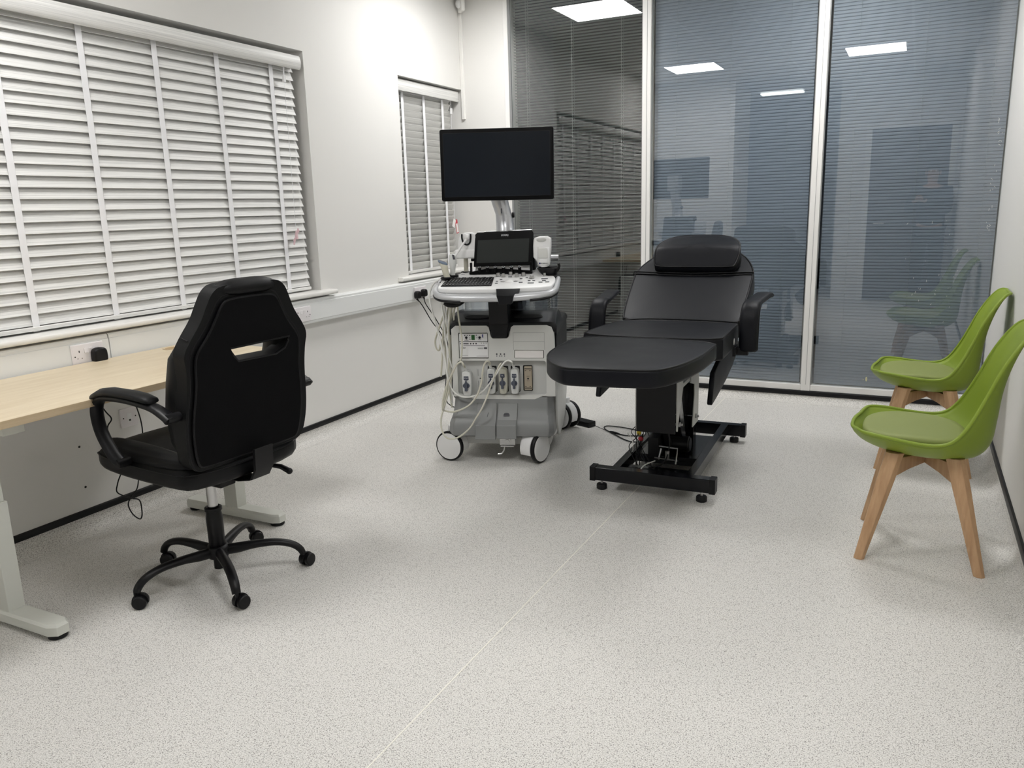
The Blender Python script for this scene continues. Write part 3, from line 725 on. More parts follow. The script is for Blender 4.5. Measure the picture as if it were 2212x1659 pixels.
def cur(rr, z):
    o = []
    for j in range(56):
        a = 2 * pi * j / 56; c_, s_ = cos(a), sin(a)
        o.append(Vector((-.046 + .176 * rr * (abs(c_) ** .72) * (1 if c_ > 0 else -1), .196 * rr * (abs(s_) ** .72) * (1 if s_ > 0 else -1), z)))
    for p in o: p.z += -.010 * max(0, p.x + .05) / .18 + .006 * (p.y / .2) ** 2
    return o
for rr, z in ((.90, .432), (.96, .448), (.995, .460), (1.0, .468), (.985, .475), (.95, .479), (.85, .481), (.6, .480), (.3, .478), (.02, .477)): rs.append(cur(rr, z))
cu.rings(rs).done('seat_cushion', 'greenc', gc, smooth=80)
for sx in (-1, 1):
    for sy in (-1, 1):
        l = MB(); tx, ty, bx, by = (.092 if sx > 0 else .102) * sx, .138 * sy, .196 * sx, .205 * sy
        rs = []
        for z, h in ((0, .0185), (.15, .0235), (.30, .0295), (.410, .031)):
            t = z / .410; cxp = bx + (tx - bx) * t; cyp = by + (ty - by) * t
            oc8 = [(h, h * .45), (h * .45, h), (-h * .45, h), (-h, h * .45), (-h, -h * .45), (-h * .45, -h), (h * .45, -h), (h, -h * .45)]
            rs.append([Vector((cxp + a, cyp + b, z)) for a, b in oc8])
        l.rings(rs).done('leg', 'beech', gc, smooth=25, bevel=.002)
        ap = MB(); d_ = Vector((tx, ty, 0)).normalized(); n_ = Vector((-d_.y, d_.x, 0)); Lh = Vector((tx, ty, 0)).length
        pr = [(.004, .381), (.004, .344), (Lh * .60, .332), (Lh + .006, .316), (Lh + .004, .385)]
        ap.prism(pr, -.012, .012, lambda r_, z_, t_: d_ * r_ + n_ * t_ + Vector((0, 0, z_))); ap.done('apron_brace', 'beech', gc, smooth=20, bevel=.002)
MB().box(-.055, .055, -.055, .055, .377, .3835).done('mounting_plate', 'blk', gc, bevel=.002)
dup(gc, (.108, 4.388, 0), 0, 'rear green shell chair with beech legs, behind the other and nearer the glass partition')

# ------------------------------------------------------------------ treatment couch (local: +Y away from camera, foot end near)
tc = empty('treatment_couch', (-1.02, 3.40, 0), 2.2, 'black leatherette treatment couch with raised backrest on a black steel lift base', 'treatment couch')
cxo = -.032; ZT = .735
ft = [(-.185, -.775), (.165, -.725), (.222, -.66), (.290, -.50), (.305, -.33), (.308, -.02), (.270, .045), (-.345, -.02 + .06), (-.365, .0), (-.365, -.35), (-.345, -.52), (-.265, -.68)]
ftp = chaikin([(-.265, -.60), (-.165, -.715), (-.10, -.722), (.13, -.690), (.205, -.668), (.262, -.52), (.288, -.36), (.297, -.20), (.297, .02), (-.352, .02), (-.348, -.22), (-.330, -.44)], 2)
leg = MB(); pad(leg, ftp, .664, ZT, .014, XY, dome=.006); leg.done('leg_cushion', 'leather', tc, smooth=50)
stp = chaikin([(-.354, .030), (.297, .030), (.298, .20), (.296, .52), (.290, .56), (-.305, .56), (-.325, .45), (-.356, .20)], 2)
stc = MB(); pad(stc, stp, .632, ZT + .002, .014, XY, dome=.005); stc.done('seat_cushion', 'leather', tc, smooth=50)
A = R(28); HY, HZ = .55, .72
def BK(a, b, t): return Vector((a, HY + b * cos(A) - t * sin(A), HZ + b * sin(A) + t * cos(A)))
bkp = chaikin([(-.300, .0), (.290, .0), (.298, .12), (.304, .44), (.296, .53), (.245, .645), (.17, .725), (.06, .755), (-.12, .755), (-.22, .725), (-.297, .635), (-.348, .52), (-.352, .44), (-.330, .12)], 2)
bk = MB(); pad(bk, bkp, -.10, .0, .016, BK, dome=.008); bk.done('backrest_cushion', 'leather', tc, smooth=50)
pp = MB()
pp.tube([Vector((a, b, ZT - .003)) for a, b in inset(ftp, .005)], .0045, 8, closed=True); pp.tube([Vector((a, b, ZT - .001)) for a, b in inset(stp, .005)], .004, 8, closed=True)
pp.tube([BK(a, b, -.003) for a, b in inset(bkp, .005)], .0045, 8, closed=True)
pp.tube([BK(a, b, -.097) for a, b in inset(bkp, .005)], .004, 8, closed=True)
cr = spline([BK(-.360, .470, -.004), BK(-.345, .468, .002), BK(-.25, .452, .009), BK(-.03, .440, .010), BK(.18, .452, .009), BK(.28, .468, .002), BK(.298, .470, -.004)], 6)
pp.tube(cr, .0045, 8); pp.tube([p + Vector((0, .012, .011)) for p in cr], .0045, 8)
pp.tube(spline([BK(-.290, .02, .004), BK(-.20, .030, .008), BK(-.03, .034, .009), BK(.17, .032, .008), BK(.285, .03, .003)], 6), .004, 8)
pp.done('piping', 'pipe', tc, smooth=80)
for sx in (-1, 1):
    a = MB(); X = cxo + sx * .385; rs = []
    P = spline([(X, .475, .612), (X, .474, .65), (X, .482, .72), (X, .495, .785), (X, .530, .822), (X, .60, .835), (X + sx * .01, .70, .842), (X + sx * .022, .80, .850), (X + sx * .028, .84, .846)], 5)
    for i, p in enumerate(P):
        t = (P[min(i + 1, len(P) - 1)] - P[max(i - 1, 0)]).normalized(); ux = Vector((1, 0, 0)); nn = t.cross(ux).normalized()
        e_ = min(1, (i + .6) / 2.2, (len(P) - i - .4) / 2.2); hw = .043 * (.55 + .45 * e_); th = .021 * (.5 + .5 * e_) * (1 if i < 24 else .75)
        ring = []
        for k in range(20):
            an = 2 * pi * k / 20; c_, s_ = cos(an), sin(an)
            ring.append(p + ux * (hw * (abs(c_) ** .6) * (1 if c_ > 0 else -1)) + nn * (th * (abs(s_) ** .8) * (1 if s_ > 0 else -1)))
        rs.append(ring)
    a.rings(rs); arm = a.done('armrest', 'leather', tc, smooth=60)
    pk = MB()
    for sg in (0, 10):
        pk.tube([r_[sg] for r_ in rs], .003, 6)
    pk.done('armrest_piping', 'pipe', arm)
    MB().cyl((X - sx * .062 - .004, .40, .670), .016, .010, 'x', 18).done('pivot_cap', 'upvc' if sx > 0 else 'blk', arm)
    br = MB(); br.box(X - sx * .055 - .006, X - sx * .055 + .006, .39, .50, .60, .64); br.box(min(X - sx * .06, X), max(X - sx * .06, X), .46, .50, .595, .63); br.done('armrest_bracket', 'blk', tc)
    fl = MB(); pts = chaikin([(.135, .425), (.150, .41), (.62, .47), (.90, .56), (.90, .60), (.215, .60)], 1)
    pad(fl, pts, -.012, .012, .005, lambda a_, b_, t_: Vector((cxo + sx * .268 + t_, a_, b_))); fl.done('side_flap', 'leather', tc, smooth=50)
# frame under cushions
q = MB(); q.box(-.22, .16, -.30, .55, .620, .640); q.done('cushion_board', 'blk', tc)
q = MB()
for x in (-.15, .09): q.box(x - .015, x + .015, -.10, .75, .590, .620)
for y in (.20, .52): q.box(-.165, .105, y - .015, y + .015, .592, .620)
q.done('upper_frame', 'blk', tc)
cb = MB(); cb.box(-.105, .082, .13, .138, .262, .62); cb.box(-.105, -.100, .138, .20, .30, .62); cb.done('front_cover', 'blk', tc, bevel=.002)
for x in (-.112, .083):
    sc = MB(); sc.prism([(.139, .275), (.160, .268), (.185, .33), (.262, .46), (.262, .62), (.139, .62)], x, x + .005, YZ); sc.done('side_plate', 'usgr', tc, bevel=.001)
    sc = MB(); sc.prism([(.50, .20), (.64, .20), (.64, .60), (.44, .60), (.44, .445), (.535, .42), (.535, .37)], x, x + .005, YZ); sc.done('side_plate', 'usgr', tc, bevel=.001)
for x, ya, yb_ in ((-.085, .20, .40), (.055, .20, .40), (-.07, .34, .56), (.040, .34, .56)):
    sc = MB(); sc.prism([(ya, .56), (ya + .05, .60), (yb_ + .06, .16), (yb_, .12)], x, x + .008, YZ); sc.done('lift_arm', 'blkgloss', tc, bevel=.001)
MB().box(-.106, .082, .26, .50, .455, .475).done('lift_crossbar', 'usgr', tc, bevel=.002)
MB().box(-.14, .17, .30, .72, .075, .098).done('base_plate', 'blkgloss', tc, bevel=.002)
s2 = MB(); s2.box(-.09, .080, .56, .63, .098, .42); s2.done('rear_post', 'blkgloss', tc, bevel=.002)
for y_, z_ in ((.175, .300), (.565, .245), (.20, .555)): MB().tube([(-.118, y_, z_), (.092, y_, z_)], .006, 10).done('pivot_bar', 'steel', tc)
for (x, y, z) in ((.088, .175, .300), (.088, .565, .245), (.088, .205, .535), (.088, .58, .53)):
    MB().lathe([(.006, 0), (.012, .001), (.012, .008), (.0065, .009), (.0065, .018)], (x, y, z), 'x', 12).done('bolt', 'steel', tc)
mo = MB(); mo.cyl((-.05, .38, .145), .040, .15, 'x', 28, bev=.004); mo.box(-.07, -.02, .22, .42, .11, .21); mo.tube([(.0, .34, .15), (.0, .16, .35)], .020, 12); mo.done('lift_motor', 'blk', tc)
MB().lathe([(.034, 0), (.034, .003)], (.1005, .38, .145), 'x', 28).done('motor_end', 'dark', tc)
# floor base
bs = MB()
bs.box(-.262, .275, -.026, .026, .048, .112); bs.box(-.262, .262, .955, 1.005, .040, .104)
base = bs.done('base_bar', 'blkgloss', tc, bevel=.003, split=True)
ec = MB(); ec.box(-.288, -.260, -.029, .029, .045, .115); ec.box(.273, .301, -.029, .029, .045, .115); ec.box(-.288, -.260, .952, 1.008, .037, .107); ec.box(.260, .288, .952, 1.008, .037, .107); ec.done('end_cap', 'blk', base, bevel=.002, split=True)
for sx in (-1, 1):
    rl = MB(); x = .175 * sx; rl.box(x - .019, x + .019, .026, .955, .050, .108); rl.done('side_rail', 'blkgloss', tc, bevel=.003)
cr_ = MB(); cr_.box(-.157, .157, .115, .165, .056, .082); cr_.box(-.157, .157, .30, .34, .056, .082); cr_.box(-.157, .157, .66, .70, .056, .082); cr_.done('cross_plate', 'blkgloss', tc, bevel=.002, split=True)
for x, y in ((-.237, .004), (.238, -.004), (.225, .98), (-.225, .98), (.140, .972)):
    f_ = MB(); f_.lathe([(.022, 0), (.025, .003), (.025, .022), (.022, .026), (.010, .027)], (x, y, 0), n=20); fo = f_.done('foot', 'blk', tc)
    MB().cyl((x, y, .024), .006, .026, n=10).done('foot_screw', 'steel', fo)
br = MB(); br.tube([(-.03, .24, .165), (.07, .24, .160), (.075, .20, .135), (.075, .18, .10)], .004, 8); br.tube([(-.005, .22, .160), (-.012, .20, .11)], .004, 6); br.cyl((.03, .20, .112), .011, .045, n=14); br.tube([(-.03, .19, .120), (.085, .19, .115)], .0035, 6); br.done('actuator_bracket', 'steel', tc)
wr = MB(); random.seed(5)
for k in range(7):
    p0 = Vector((-.13 + random.uniform(-.02, .02), .30 + random.uniform(-.03, .03), .24 + random.uniform(-.03, .02)))
    wr.tube(spline([p0, p0 + Vector((random.uniform(-.05, .03), -.03, -.04)), p0 + Vector((random.uniform(-.04, .02), -.05, -.09)), Vector((random.uniform(-.12, -.02), .14, .088))], 6), .0022, 6)
wr.tube(spline([(-.12, .30, .2), (-.10, .20, .12), (-.02, .14, .09), (.03, .17, .12), (.03, .24, .20), (.0, .24, .30)], 8), .003, 6)
wr.done('wiring', 'blk', tc)
MB().tube(spline([(-.175, .24, .20), (-.165, .20, .23), (-.135, .17, .20), (-.135, .18, .15), (-.15, .22, .13)], 6), .0018, 6).tube(spline([(-.03, .20, .10), (-.06, .12, .10), (-.075, .10, .075), (-.07, .10, .045)], 6), .003, 6).done('pale_wire', 'cablew', tc, label='thin pale wire', split=True)
MB().sphere((-.13, .27, .215), .012, .008, .014).done('yellow_connector', 'yellow', tc, label='small yellow wire connector')
MB().sphere((-.115, .25, .190), .014, .008, .012).done('red_connector', 'wred', tc, label='small red wire connector')

# head cushion lying on the backrest
hc = empty('head_cushion', (-1.02, 3.40, 0), 2.2, 'black half-round head cushion resting at the top of the couch backrest', 'cushion')
hcp = chaikin([(-.222, .462), (.188, .462), (.210, .480), (.226, .55), (.212, .63), (.165, .705), (.07, .738), (-.11, .738), (-.190, .700), (-.232, .63), (-.245, .55), (-.240, .485)], 2)
h = MB(); pr_rings = []
def HB(a, b, t): return BK(a, b, t)
def hh_(b): return .055 + .055 * max(0, min(1, (b - .468) / .10)) - .015 * max(0, (b - .60) / .12)
rs = [[HB(a, b, .010) for a, b in inset(hcp, .012)], [HB(a, b, .020) for a, b in hcp], [HB(a, b, hh_(b) - .012) for a, b in hcp], [HB(a, b, hh_(b) - .003) for a, b in inset(hcp, .004)], [HB(a, b, hh_(b)) for a, b in inset(hcp, .014)]]
q0 = inset(hcp, .014)
mxx, mxy = -.01, .59
for s_ in (.8, .55, .3, .02): rs.append([HB(mxx + (a - mxx) * s_, mxy + (b - mxy) * s_, hh_(mxy + (b - mxy) * s_) + .006 * (1 - s_)) for a, b in q0])
h.rings(rs); h.done('cushion_pad', 'leather', hc, smooth=60)
MB().tube([HB(a, b, hh_(b) - .005) for a, b in inset(hcp, .002)], .004, 8, closed=True).done('piping', 'pipe', hc)

# power adapter on floor
pa = empty('power_adapter', (-1.757, 4.42, 0), 0, 'black power adapter brick on the floor between machine and couch', 'power adapter')
mt = Matrix.Rotation(R(-22), 4, 'Z')
MB().box(-.085, .075, -.032, .032, .0005, .033, mt).done('adapter_body', 'blk', pa, bevel=.004)
P = [(-1.68, 4.385, .018), (-1.60, 4.345, .008), (-1.53, 4.305, .006), (-1.49, 4.287, .006)]
Lp = [(-1.49, 4.287, .006), (-1.42, 4.275, .005), (-1.34, 4.30, .005), (-1.24, 4.29, .006), (-1.16, 4.22, .02), (-1.13, 4.02, .07), (-1.12, 3.78, .15)]
Lq = [(-1.13, 3.80, .16), (-1.16, 4.05, .06), (-1.26, 4.20, .007), (-1.37, 4.165, .006), (-1.50, 4.27, .006), (-1.60, 4.37, .006), (-1.60, 4.43, .006), (-1.50, 4.43, .006), (-1.40, 4.40, .006), (-1.30, 4.37, .007), (-1.20, 4.20, .03), (-1.16, 4.00, .10), (-1.12, 3.80, .18)]
o_ = Vector((1.757, -4.42, 0))
MB().tube([Vector(p) + o_ for p in spline(P, 6)], .0020, 6).tube([Vector(p) + o_ for p in spline(Lp, 6)], .0034, 7).tube([Vector(p) + o_ for p in spline(Lq, 6)], .0034, 7).done('adapter_cable', 'blk', pa)
MB().tube([Vector(p) + o_ for p in ((-1.545, 4.312, .008), (-1.525, 4.303, .008), (-1.505, 4.294, .008), (-1.475, 4.284, .008))], [.004, .0075, .0075, .004], 10).done('barrel_connector', 'blk', pa)
# ------------------------------------------------------------------ ultrasound machine (local: -Y is its front)
US = dict(loc=(-1.947, 3.59, 0), rz=18)
um = empty('ultrasound_machine', US['loc'], US['rz'], 'white and grey wheeled ultrasound machine with monitor in the far left corner', 'ultrasound machine')
def part(mb, name, m, parent=None, **k): return mb.done(name, m, parent or um, **k)
def CS(x, y, h=0): return Vector((x, y, .925 + .23 * (y + .20) + h))
# chassis
b = MB(); b.rings([[Vector((x, y, z)) for x, y in rrect(-.195, .335, .035, .70, .05)] for z in (.125, .705)]); part(b, 'chassis', 'usw', smooth=40, bevel=.01)
for sx, x in ((-1, -.197), (1, .337)):
    sp_ = MB(); pts = chaikin([(.048, .472), (.048, .70), (.066, .738), (.20, .752), (.32, .712), (.66, .705), (.69, .68), (.69, .472)], 2)
    pad(sp_, pts, -.006, .008, .004, lambda a, b_, t: Vector((x + sx * t, a, b_))); part(sp_, 'side_panel', 'dark', smooth=50)
    s2_ = MB(); pts = chaikin([(.060, .10), (.060, .470), (.69, .470), (.69, .30), (.50, .10)], 1)
    pad(s2_, pts, -.004, .008, .004, lambda a, b_, t: Vector((x + sx * t, a, b_))); part(s2_, 'side_cover', 'usw', smooth=50)
# front bezel with notch and recess
outl = [(-.205, .352), (-.132, .349), (-.084, .337), (.231, .338), (.267, .354), (.341, .355), (.338, .690), (.325, .722), (.300, .731), (.128, .731), (.115, .722), (.101, .672), (.092, .664), (.016, .664), (.008, .672), (-.002, .722), (-.014, .731), (-.180, .731), (-.203, .712)]
rec = rrect(-.178, .294, .361, .545, .014)
prn = rrect(-.166, -.008, .557, .693, .003, 1); lab = rrect(.129, .284, .559, .601, .002, 1)
part(MB().plate(outl, [rec, prn, lab], .036, .0, XZ), 'front_panel', 'usw', smooth=30, bevel=.006, seg=3)
pl_ = MB(); pl_.prism([(-.182, .356), (.298, .356), (.298, .550), (-.182, .550)], .030, .034, XZ); rp_ = part(pl_, 'recess_panel', 'usgr', smooth=0)
g_ = MB()
for z in (.646,): g_.box(.126, .287, -.0006, .002, z - .0007, z + .0007)
g_.box(.125, .1262, -.0006, .002, .603, .693); g_.box(.2868, .288, -.0006, .002, .603, .693); g_.box(.125, .288, -.0006, .002, .6925, .6937)
part(g_, 'drawer_gaps', 'usg', smooth=0)
part(MB().box(.127, .286, .012, .03, .557, .603), 'slot_shadow', 'hole', smooth=0)
part(MB().box(.132, .281, -.001, .02, .561, .599), 'card_tray', 'tagw', bevel=.001)
# printer unit
part(MB().box(-.165, -.009, .014, .03, .558, .692), 'printer_bay', 'hole', smooth=0)
pu = part(MB().box(-.162, -.012, .002, .025, .648, .689), 'switch_panel', 'usw2', bevel=.001)
MB().box(-.096, -.078, -.0005, .004, .655, .682).done('power_switch', 'green_l', pu, bevel=.001, label='green lit rocker switch')
for xk, m_ in ((-.123, 'brown'), (-.052, 'brown')):
    MB().lathe([(.0068, 0), (.0068, -.002), (.004, -.002), (.0038, 0)], (xk, .0015, .668), 'y', 20).done('round_button', m_, pu)
q = MB()
for (x0, x1, z0, z1) in ((-.135, -.128, .678, .682), (-.120, -.115, .678, .682), (-.109, -.101, .678, .682), (-.107, -.102, .664, .668), (-.107, -.101, .655, .659), (-.134, -.112, .653, .655), (-.127, -.119, .657, .659), (-.072, -.066, .679, .683), (-.069, -.064, .666, .669), (-.060, -.046, .656, .6585)): q.box(x0, x1, .0012, .0022, z0, z1)
q.done('panel_print', 'ink', pu, smooth=0)
MB().lathe([(.0042, 0), (.0042, -.001)], (-.036, .0018, .681), 'y', 14).prism([(-.0375, .678), (-.0345, .678), (-.0315, .669), (-.0405, .669)], .0012, .0018, XZ).done('symbol_print', 'inkb', pu, smooth=0)
pr_ = part(MB().box(-.162, -.010, .002, .025, .562, .644), 'printer_front', 'usw2', bevel=.001)
q = MB(); q.box(-.140, -.112, .0010, .0022, .633, .639); q.box(-.140, -.026, .0010, .0022, .6245, .6268); q.lathe([(.0028, 0), (.0028, -.001)], (-.156, .002, .636), 'y', 12)
for k in range(3):
    q.box(-.046 + .0125 * k, -.041 + .0125 * k, .0012, .0022, .6345, .6365); q.box(-.047 + .0125 * k, -.040 + .0125 * k, .0012, .0022, .6395, .6403)
    q.lathe([(.0042, 0), (.0042, -.0008), (.0036, -.0008), (.0036, 0)], (-.101 + .0145 * k, .0018, .636), 'y', 16)
q.box(-.031, -.0145, .0010, .0022, .6075, .6165); q.box(-.064, -.034, .0014, .0022, .608, .6095); q.box(-.064, -.034, .0014, .0022, .6115, .613); q.box(-.072, -.014, .0014, .0022, .5695, .5705); q.box(-.155, -.118, .0014, .0022, .572, .573)
q.done('printer_print', 'ink', pr_, smooth=0)
text('printer_lettering', 'SONY', .0098, 'ink', pr_, (-.141, .0015, .6125), (pi / 2, 0, 0))
# port icons
q = MB()
for x in (.036, .050, .063, .077): q.lathe([(.0026, 0), (.0026, -.001)], (x, .0, .5705), 'y', 12)
q.box(.050, .063, -.0008, .0004, .570, .571)
for x in (.036, .0565, .076):
    q.lathe([(.0042, 0), (.0042, -.0008), (.0030, -.0008), (.0030, 0)], (x, 0, .5805), 'y', 14); q.box(x - .0016, x + .0016, -.0008, .0002, .578, .583)
part(q, 'port_icons', 'ink', smooth=0)
# sockets inside the recess
for x0, x1, z0, z1 in ((-.020, .028, .372, .513), (.041, .090, .372, .513), (.103, .152, .372, .513), (.168, .219, .378, .516)):
    MB().prism(rrect(x0, x1, z0, z1, .006), .0285, .0299, XZ).done('socket_opening', 'hole', rp_, smooth=0)
q = MB(); pad(q, rrect(.176, .217, .386, .512, .004), .012, .028, .003, lambda a, b_, t: Vector((a, .040 - t, b_))); sg = q.done('spare_socket', 'gold', rp_, label='beige metal spare probe socket')
q = MB()
for z in (.397, .500): q.box(.178, .216, .0108, .0125, z - .0015, z + .0015)
q.box(.192, .201, .0108, .0125, .444, .451)
for dx in (-.004, .005):
    for z in (.436, .460): q.box(.196 + dx - .0013, .196 + dx + .0013, .0108, .0125, z - .0013, z + .0013)
for x in (.184, .207):
    for z in (.406, .490): q.box(x - .004, x + .004, .0108, .0125, z - .001, z + .001)
q.done('socket_marks', 'hole', sg, smooth=0)
q = MB(); pad(q, rrect(-.079, -.040, .388, .500, .002), .0, .006, .0015, lambda a, b_, t: Vector((a, .031 - t, b_))); bp_ = q.done('blank_cover', 'usgr', rp_)
q = MB(); q.box(-.064, -.052, .0235, .0252, .444, .4475)
for x in (-.072, -.047): q.box(x - .0007, x + .0007, .0243, .0252, .396, .433); q.box(x - .0007, x + .0007, .0243, .0252, .458, .494)
q.done('cover_slots', 'hole', bp_, smooth=0)
# grey bumper and pedals
q = MB(); secs = []
def bump_ring(z, y, ins): 
    return [Vector((x, yy, z)) for x, yy in ((-.200 + ins, .30), (-.208 + ins, .10), (-.207 + ins, y + .035), (-.180 + ins, y), (.298 - ins * .5, y), (.322 - ins * .5, y + .030), (.330 - ins * .3, .06), (.330 - ins * .3, .30))]
for z, y, ins in ((.352, .002, .004), (.300, -.006, .0), (.262, -.018, -.006), (.235, -.045, -.012), (.215, -.060, -.018), (.170, -.064, -.020), (.150, -.060, -.016)): secs.append(bump_ring(z, y, ins))
q.rings(secs); part(q, 'bumper', 'usg', smooth=35, bevel=.006, seg=3)
for x0, x1, dz, nm in ((-.078, .030, -.002, 'foot_pedal'), (.036, .140, .0, 'foot_pedal')):
    q = MB(); q.rings([[Vector((a, y, z)) for a in (x0, x1)] + [Vector((a, y + .02, z)) for a in (x1, x0)] for z, y in ((.318, -.006), (.292 + dz, -.016), (.238, -.050), (.215, -.080), (.146 + dz * 3, -.090))]); pd = part(q, nm, 'usg', smooth=20, bevel=.003)
    if dz: MB().box(-.0012, .0012, -.0006, .0006, -.012, .012, Matrix.Translation((-.016, -.0362, .262)) @ Matrix.Rotation(R(12), 4, 'Y') @ Matrix.Rotation(R(-32), 4, 'X')).done('pedal_mark', 'ink', pd, smooth=0)
    else:
        mt = Matrix.Translation((.084, -.0355, .262)) @ Matrix.Rotation(R(-32), 4, 'X')
        k_ = MB(); k_.box(-.016, .016, -.0012, 0, -.008, .001, mt)
        k_.prism([(-.016, .002), (.016, .002), (.012, .008), (.004, .011), (-.004, .011), (-.012, .008)], -.0012, 0, lambda a, b_, t: mt @ Vector((a, t, b_))); k_.done('pedal_mark', 'ink', pd, smooth=0)
q = MB(); q.box(.044, .126, -.040, -.010, .098, .142); q.lathe([(.020, 0), (.020, -.008), (.012, -.008), (.012, -.016), (.005, -.016)], (.085, -.040, .120), 'y', 20); q.box(.050, .120, -.052, -.030, .092, .097); q.tube([(.070, -.04, .10), (.066, -.05, .07), (.055, -.055, .055), (.035, -.055, .052)], .004, 8); part(q, 'brake_linkage', 'steel', smooth=30)
part(MB().box(-.17, .31, .02, .66, .085, .128), 'under_frame', 'usgr', bevel=.006)
# casters
for cx_, cy_, ang in ((-.222, .020, -107), (.223, -.007, -28), (-.215, .66, 40), (.335, .665, 52)):
    rot = Matrix.Rotation(R(ang), 4, 'Z'); c0 = Vector((cx_, cy_, 0)); q = MB(); sg_ = -1 if cx_ < 0 else 1
    def P3(x, y, z): return c0 + rot @ Vector((x, y, z))
    hd = MB(); pts = [(.078 * cos(R(t)), .084 + .080 * sin(R(t))) for t in range(-20, 215, 15)] + [(-.05, .050), (.04, .052)]
    hd.prism(pts, -.040 if cy_ < .3 else -.026, .026, lambda a, b_, t: P3(t, a, b_)); hd.lathe([(.026, .14), (.026, .19)], tuple(c0), n=16)
    ch = part(hd, 'caster', 'usw2', smooth=45, bevel=.004)
    for s_ in ((1,) if cy_ < .3 else (-1, 1)):
        w_ = MB(); pr = [(.0, s_ * .052), (.072, s_ * .052), (.0795, s_ * .050), (.082, s_ * .044), (.082, s_ * .034), (.079, s_ * .029), (.0, s_ * .028)]
        w_.lathe([(max(r_, .001), h_) for r_, h_ in pr], tuple(P3(0, 0, .0825)), 'x', 40, rot); tw = w_.done('caster_tyre', 'blk', ch, smooth=40)
        d_ = MB(); d_.lathe([(.001, s_ * .0548), (.060, s_ * .0545), (.0715, s_ * .0530), (.0725, s_ * .0510), (.0725, s_ * .048)], tuple(P3(0, 0, .0825)), 'x', 40, rot); d_.done('caster_disc', 'usw2', ch, smooth=40)
# black top cover, bins, neck
q = MB(); prf = [(.700, .004), (.728, .004), (.746, .010), (.780, .085), (.792, .13), (.793, .21), (.770, .27), (.722, .34), (.714, .66), (.700, .66)]
q.rings([[Vector((x, y, z - dz)) for z, y in prf] for x, dz in ((-.212, .022), (-.204, .006), (-.180, 0), (.320, 0), (.344, .006), (.352, .022))]); part(q, 'top_cover', 'dark', smooth=35, bevel=.004, seg=3)
for x0, x1 in ((-.150, -.010), (.115, .275)):
    q = MB(); pts = chaikin([(x0, .0), (x0 + .03, .030), (x1, .030), (x1, .0)], 2)
    pad(q, pts, 0, .003, .001, lambda a, b_, t: Vector((a, .040 + b_ * 1.1, .7612 + b_ * .50 + t))); part(q, 'grip_recess', 'hole', smooth=0)
q = MB()
for z0, z1, y0, y1, h0, h1 in ((.668, .735, -.012, -.010, .036, .050), (.735, .80, -.010, .0, .050, .055), (.80, .925, .0, .03, .055, .050)):
    pass
q.rings([[Vector((x, y, z)) for x, y in ((.055 - h, y0), (.055 + h, y0), (.055 + h, y0 + .12), (.055 - h, y0 + .12))] for z, y0, h in ((.669, -.012, .039), (.735, -.014, .049), (.742, -.020, .049), (.86, -.034, .050), (.868, -.045, .054), (.905, -.060, .056))]); part(q, 'neck', 'blk', smooth=20, bevel=.003)
q = MB(); q.rings([[Vector((x, y, z)) for x, y in ((.010, y0), (.165, y0), (.150, y0 + .25), (.02, y0 + .25))] for z, y0 in ((.80, .12), (.935, .02))]); part(q, 'neck_mount', 'dark', smooth=20, bevel=.006)
for x0, x1, y0, y1, z0, z1 in ((-.150, -.010, .09, .25, .795, .872), (.110, .296, .09, .25, .795, .874)):
    q = MB(); o1 = rrect(x0, x1, y0, y1, .018); i1 = inset(o1, .003)
    q.rings([[Vector((a, b_, z)) for a, b_ in o] for o, z in ((i1, z0 + .003), (o1, z0), (o1, z1), (i1, z1), (i1, z0 + .003))]); part(q, 'storage_bin', 'clear', smooth=30)
for cx_, cy_, z0, z1 in ((.330, .13, .797, .935), (-.178, .15, .785, .880)):
    q = MB(); q.lathe([(.001, z0), (.015, z0), (.0165, z0 + .01), (.020, z1), (.018, z1), (.0145, z0 + .012), (.001, z0 + .006)], (cx_, cy_, 0), n=24); part(q, 'clear_cup', 'clear', smooth=30)
part(MB().box(.232, .258, .15, .156, .845, .870), 'black_latch', 'blk')
# console
co_ = chaikin([(-.238, -.09), (-.226, -.150), (.060, -.156), (.325, -.130), (.350, -.095), (.352, .035), (.300, .060), (.262, .10), (.250, .215), (-.140, .215), (-.158, .115), (-.195, .035), (-.240, .02)], 2)
q = MB(); pad(q, co_, -.035, .0, .006, lambda a, b_, t: CS(a, b_, t)); cn = part(q, 'console', 'usw2', smooth=45)
q = MB(); pts = [(-.235, -.10), (-.22, -.19), (-.07, -.225), (.10, -.225), (.32, -.185), (.352, -.09), (.30, .0), (-.18, .0)]
pad(q, pts, -.034, -.018, .004, lambda a, b_, t: CS(a, b_, t)); part(q, 'console_tray', 'usg', smooth=40)
hp = spline([(-.248, .03, -.016), (-.246, -.07, -.016), (-.238, -.150, -.016), (-.205, -.205, -.016), (-.150, -.228, -.016), (-.073, -.240, -.016), (.09, -.242, -.016), (.19, -.232, -.016), (.27, -.216, -.016), (.325, -.192, -.016), (.355, -.150, -.016), (.364, -.10, -.016), (.362, .03, -.016)], 6)
def bar(path, rw, rh, n=14):
    rs = []
    for i, p in enumerate(path):
        t = path[min(i + 1, len(path) - 1)] - path[max(i - 1, 0)]; t = Vector((t.x, t.y, 0)).normalized(); nn = Vector((-t.y, t.x, 0))
        rs.append([CS(p.x + nn.x * cos(2 * pi * k / n) * rw, p.y + nn.y * cos(2 * pi * k / n) * rw, p.z + sin(2 * pi * k / n) * rh) for k in range(n)])
    return MB().rings(rs)
part(bar(hp, .013, .017), 'console_handle', 'silv2', smooth=60)
for a_, b_ in ((8, 30), (46, 66)):
    part(bar([Vector((p.x, p.y - .002, -.030)) for p in hp[a_:b_]], .0135, .009), 'rubber_strip', 'dark', smooth=60)
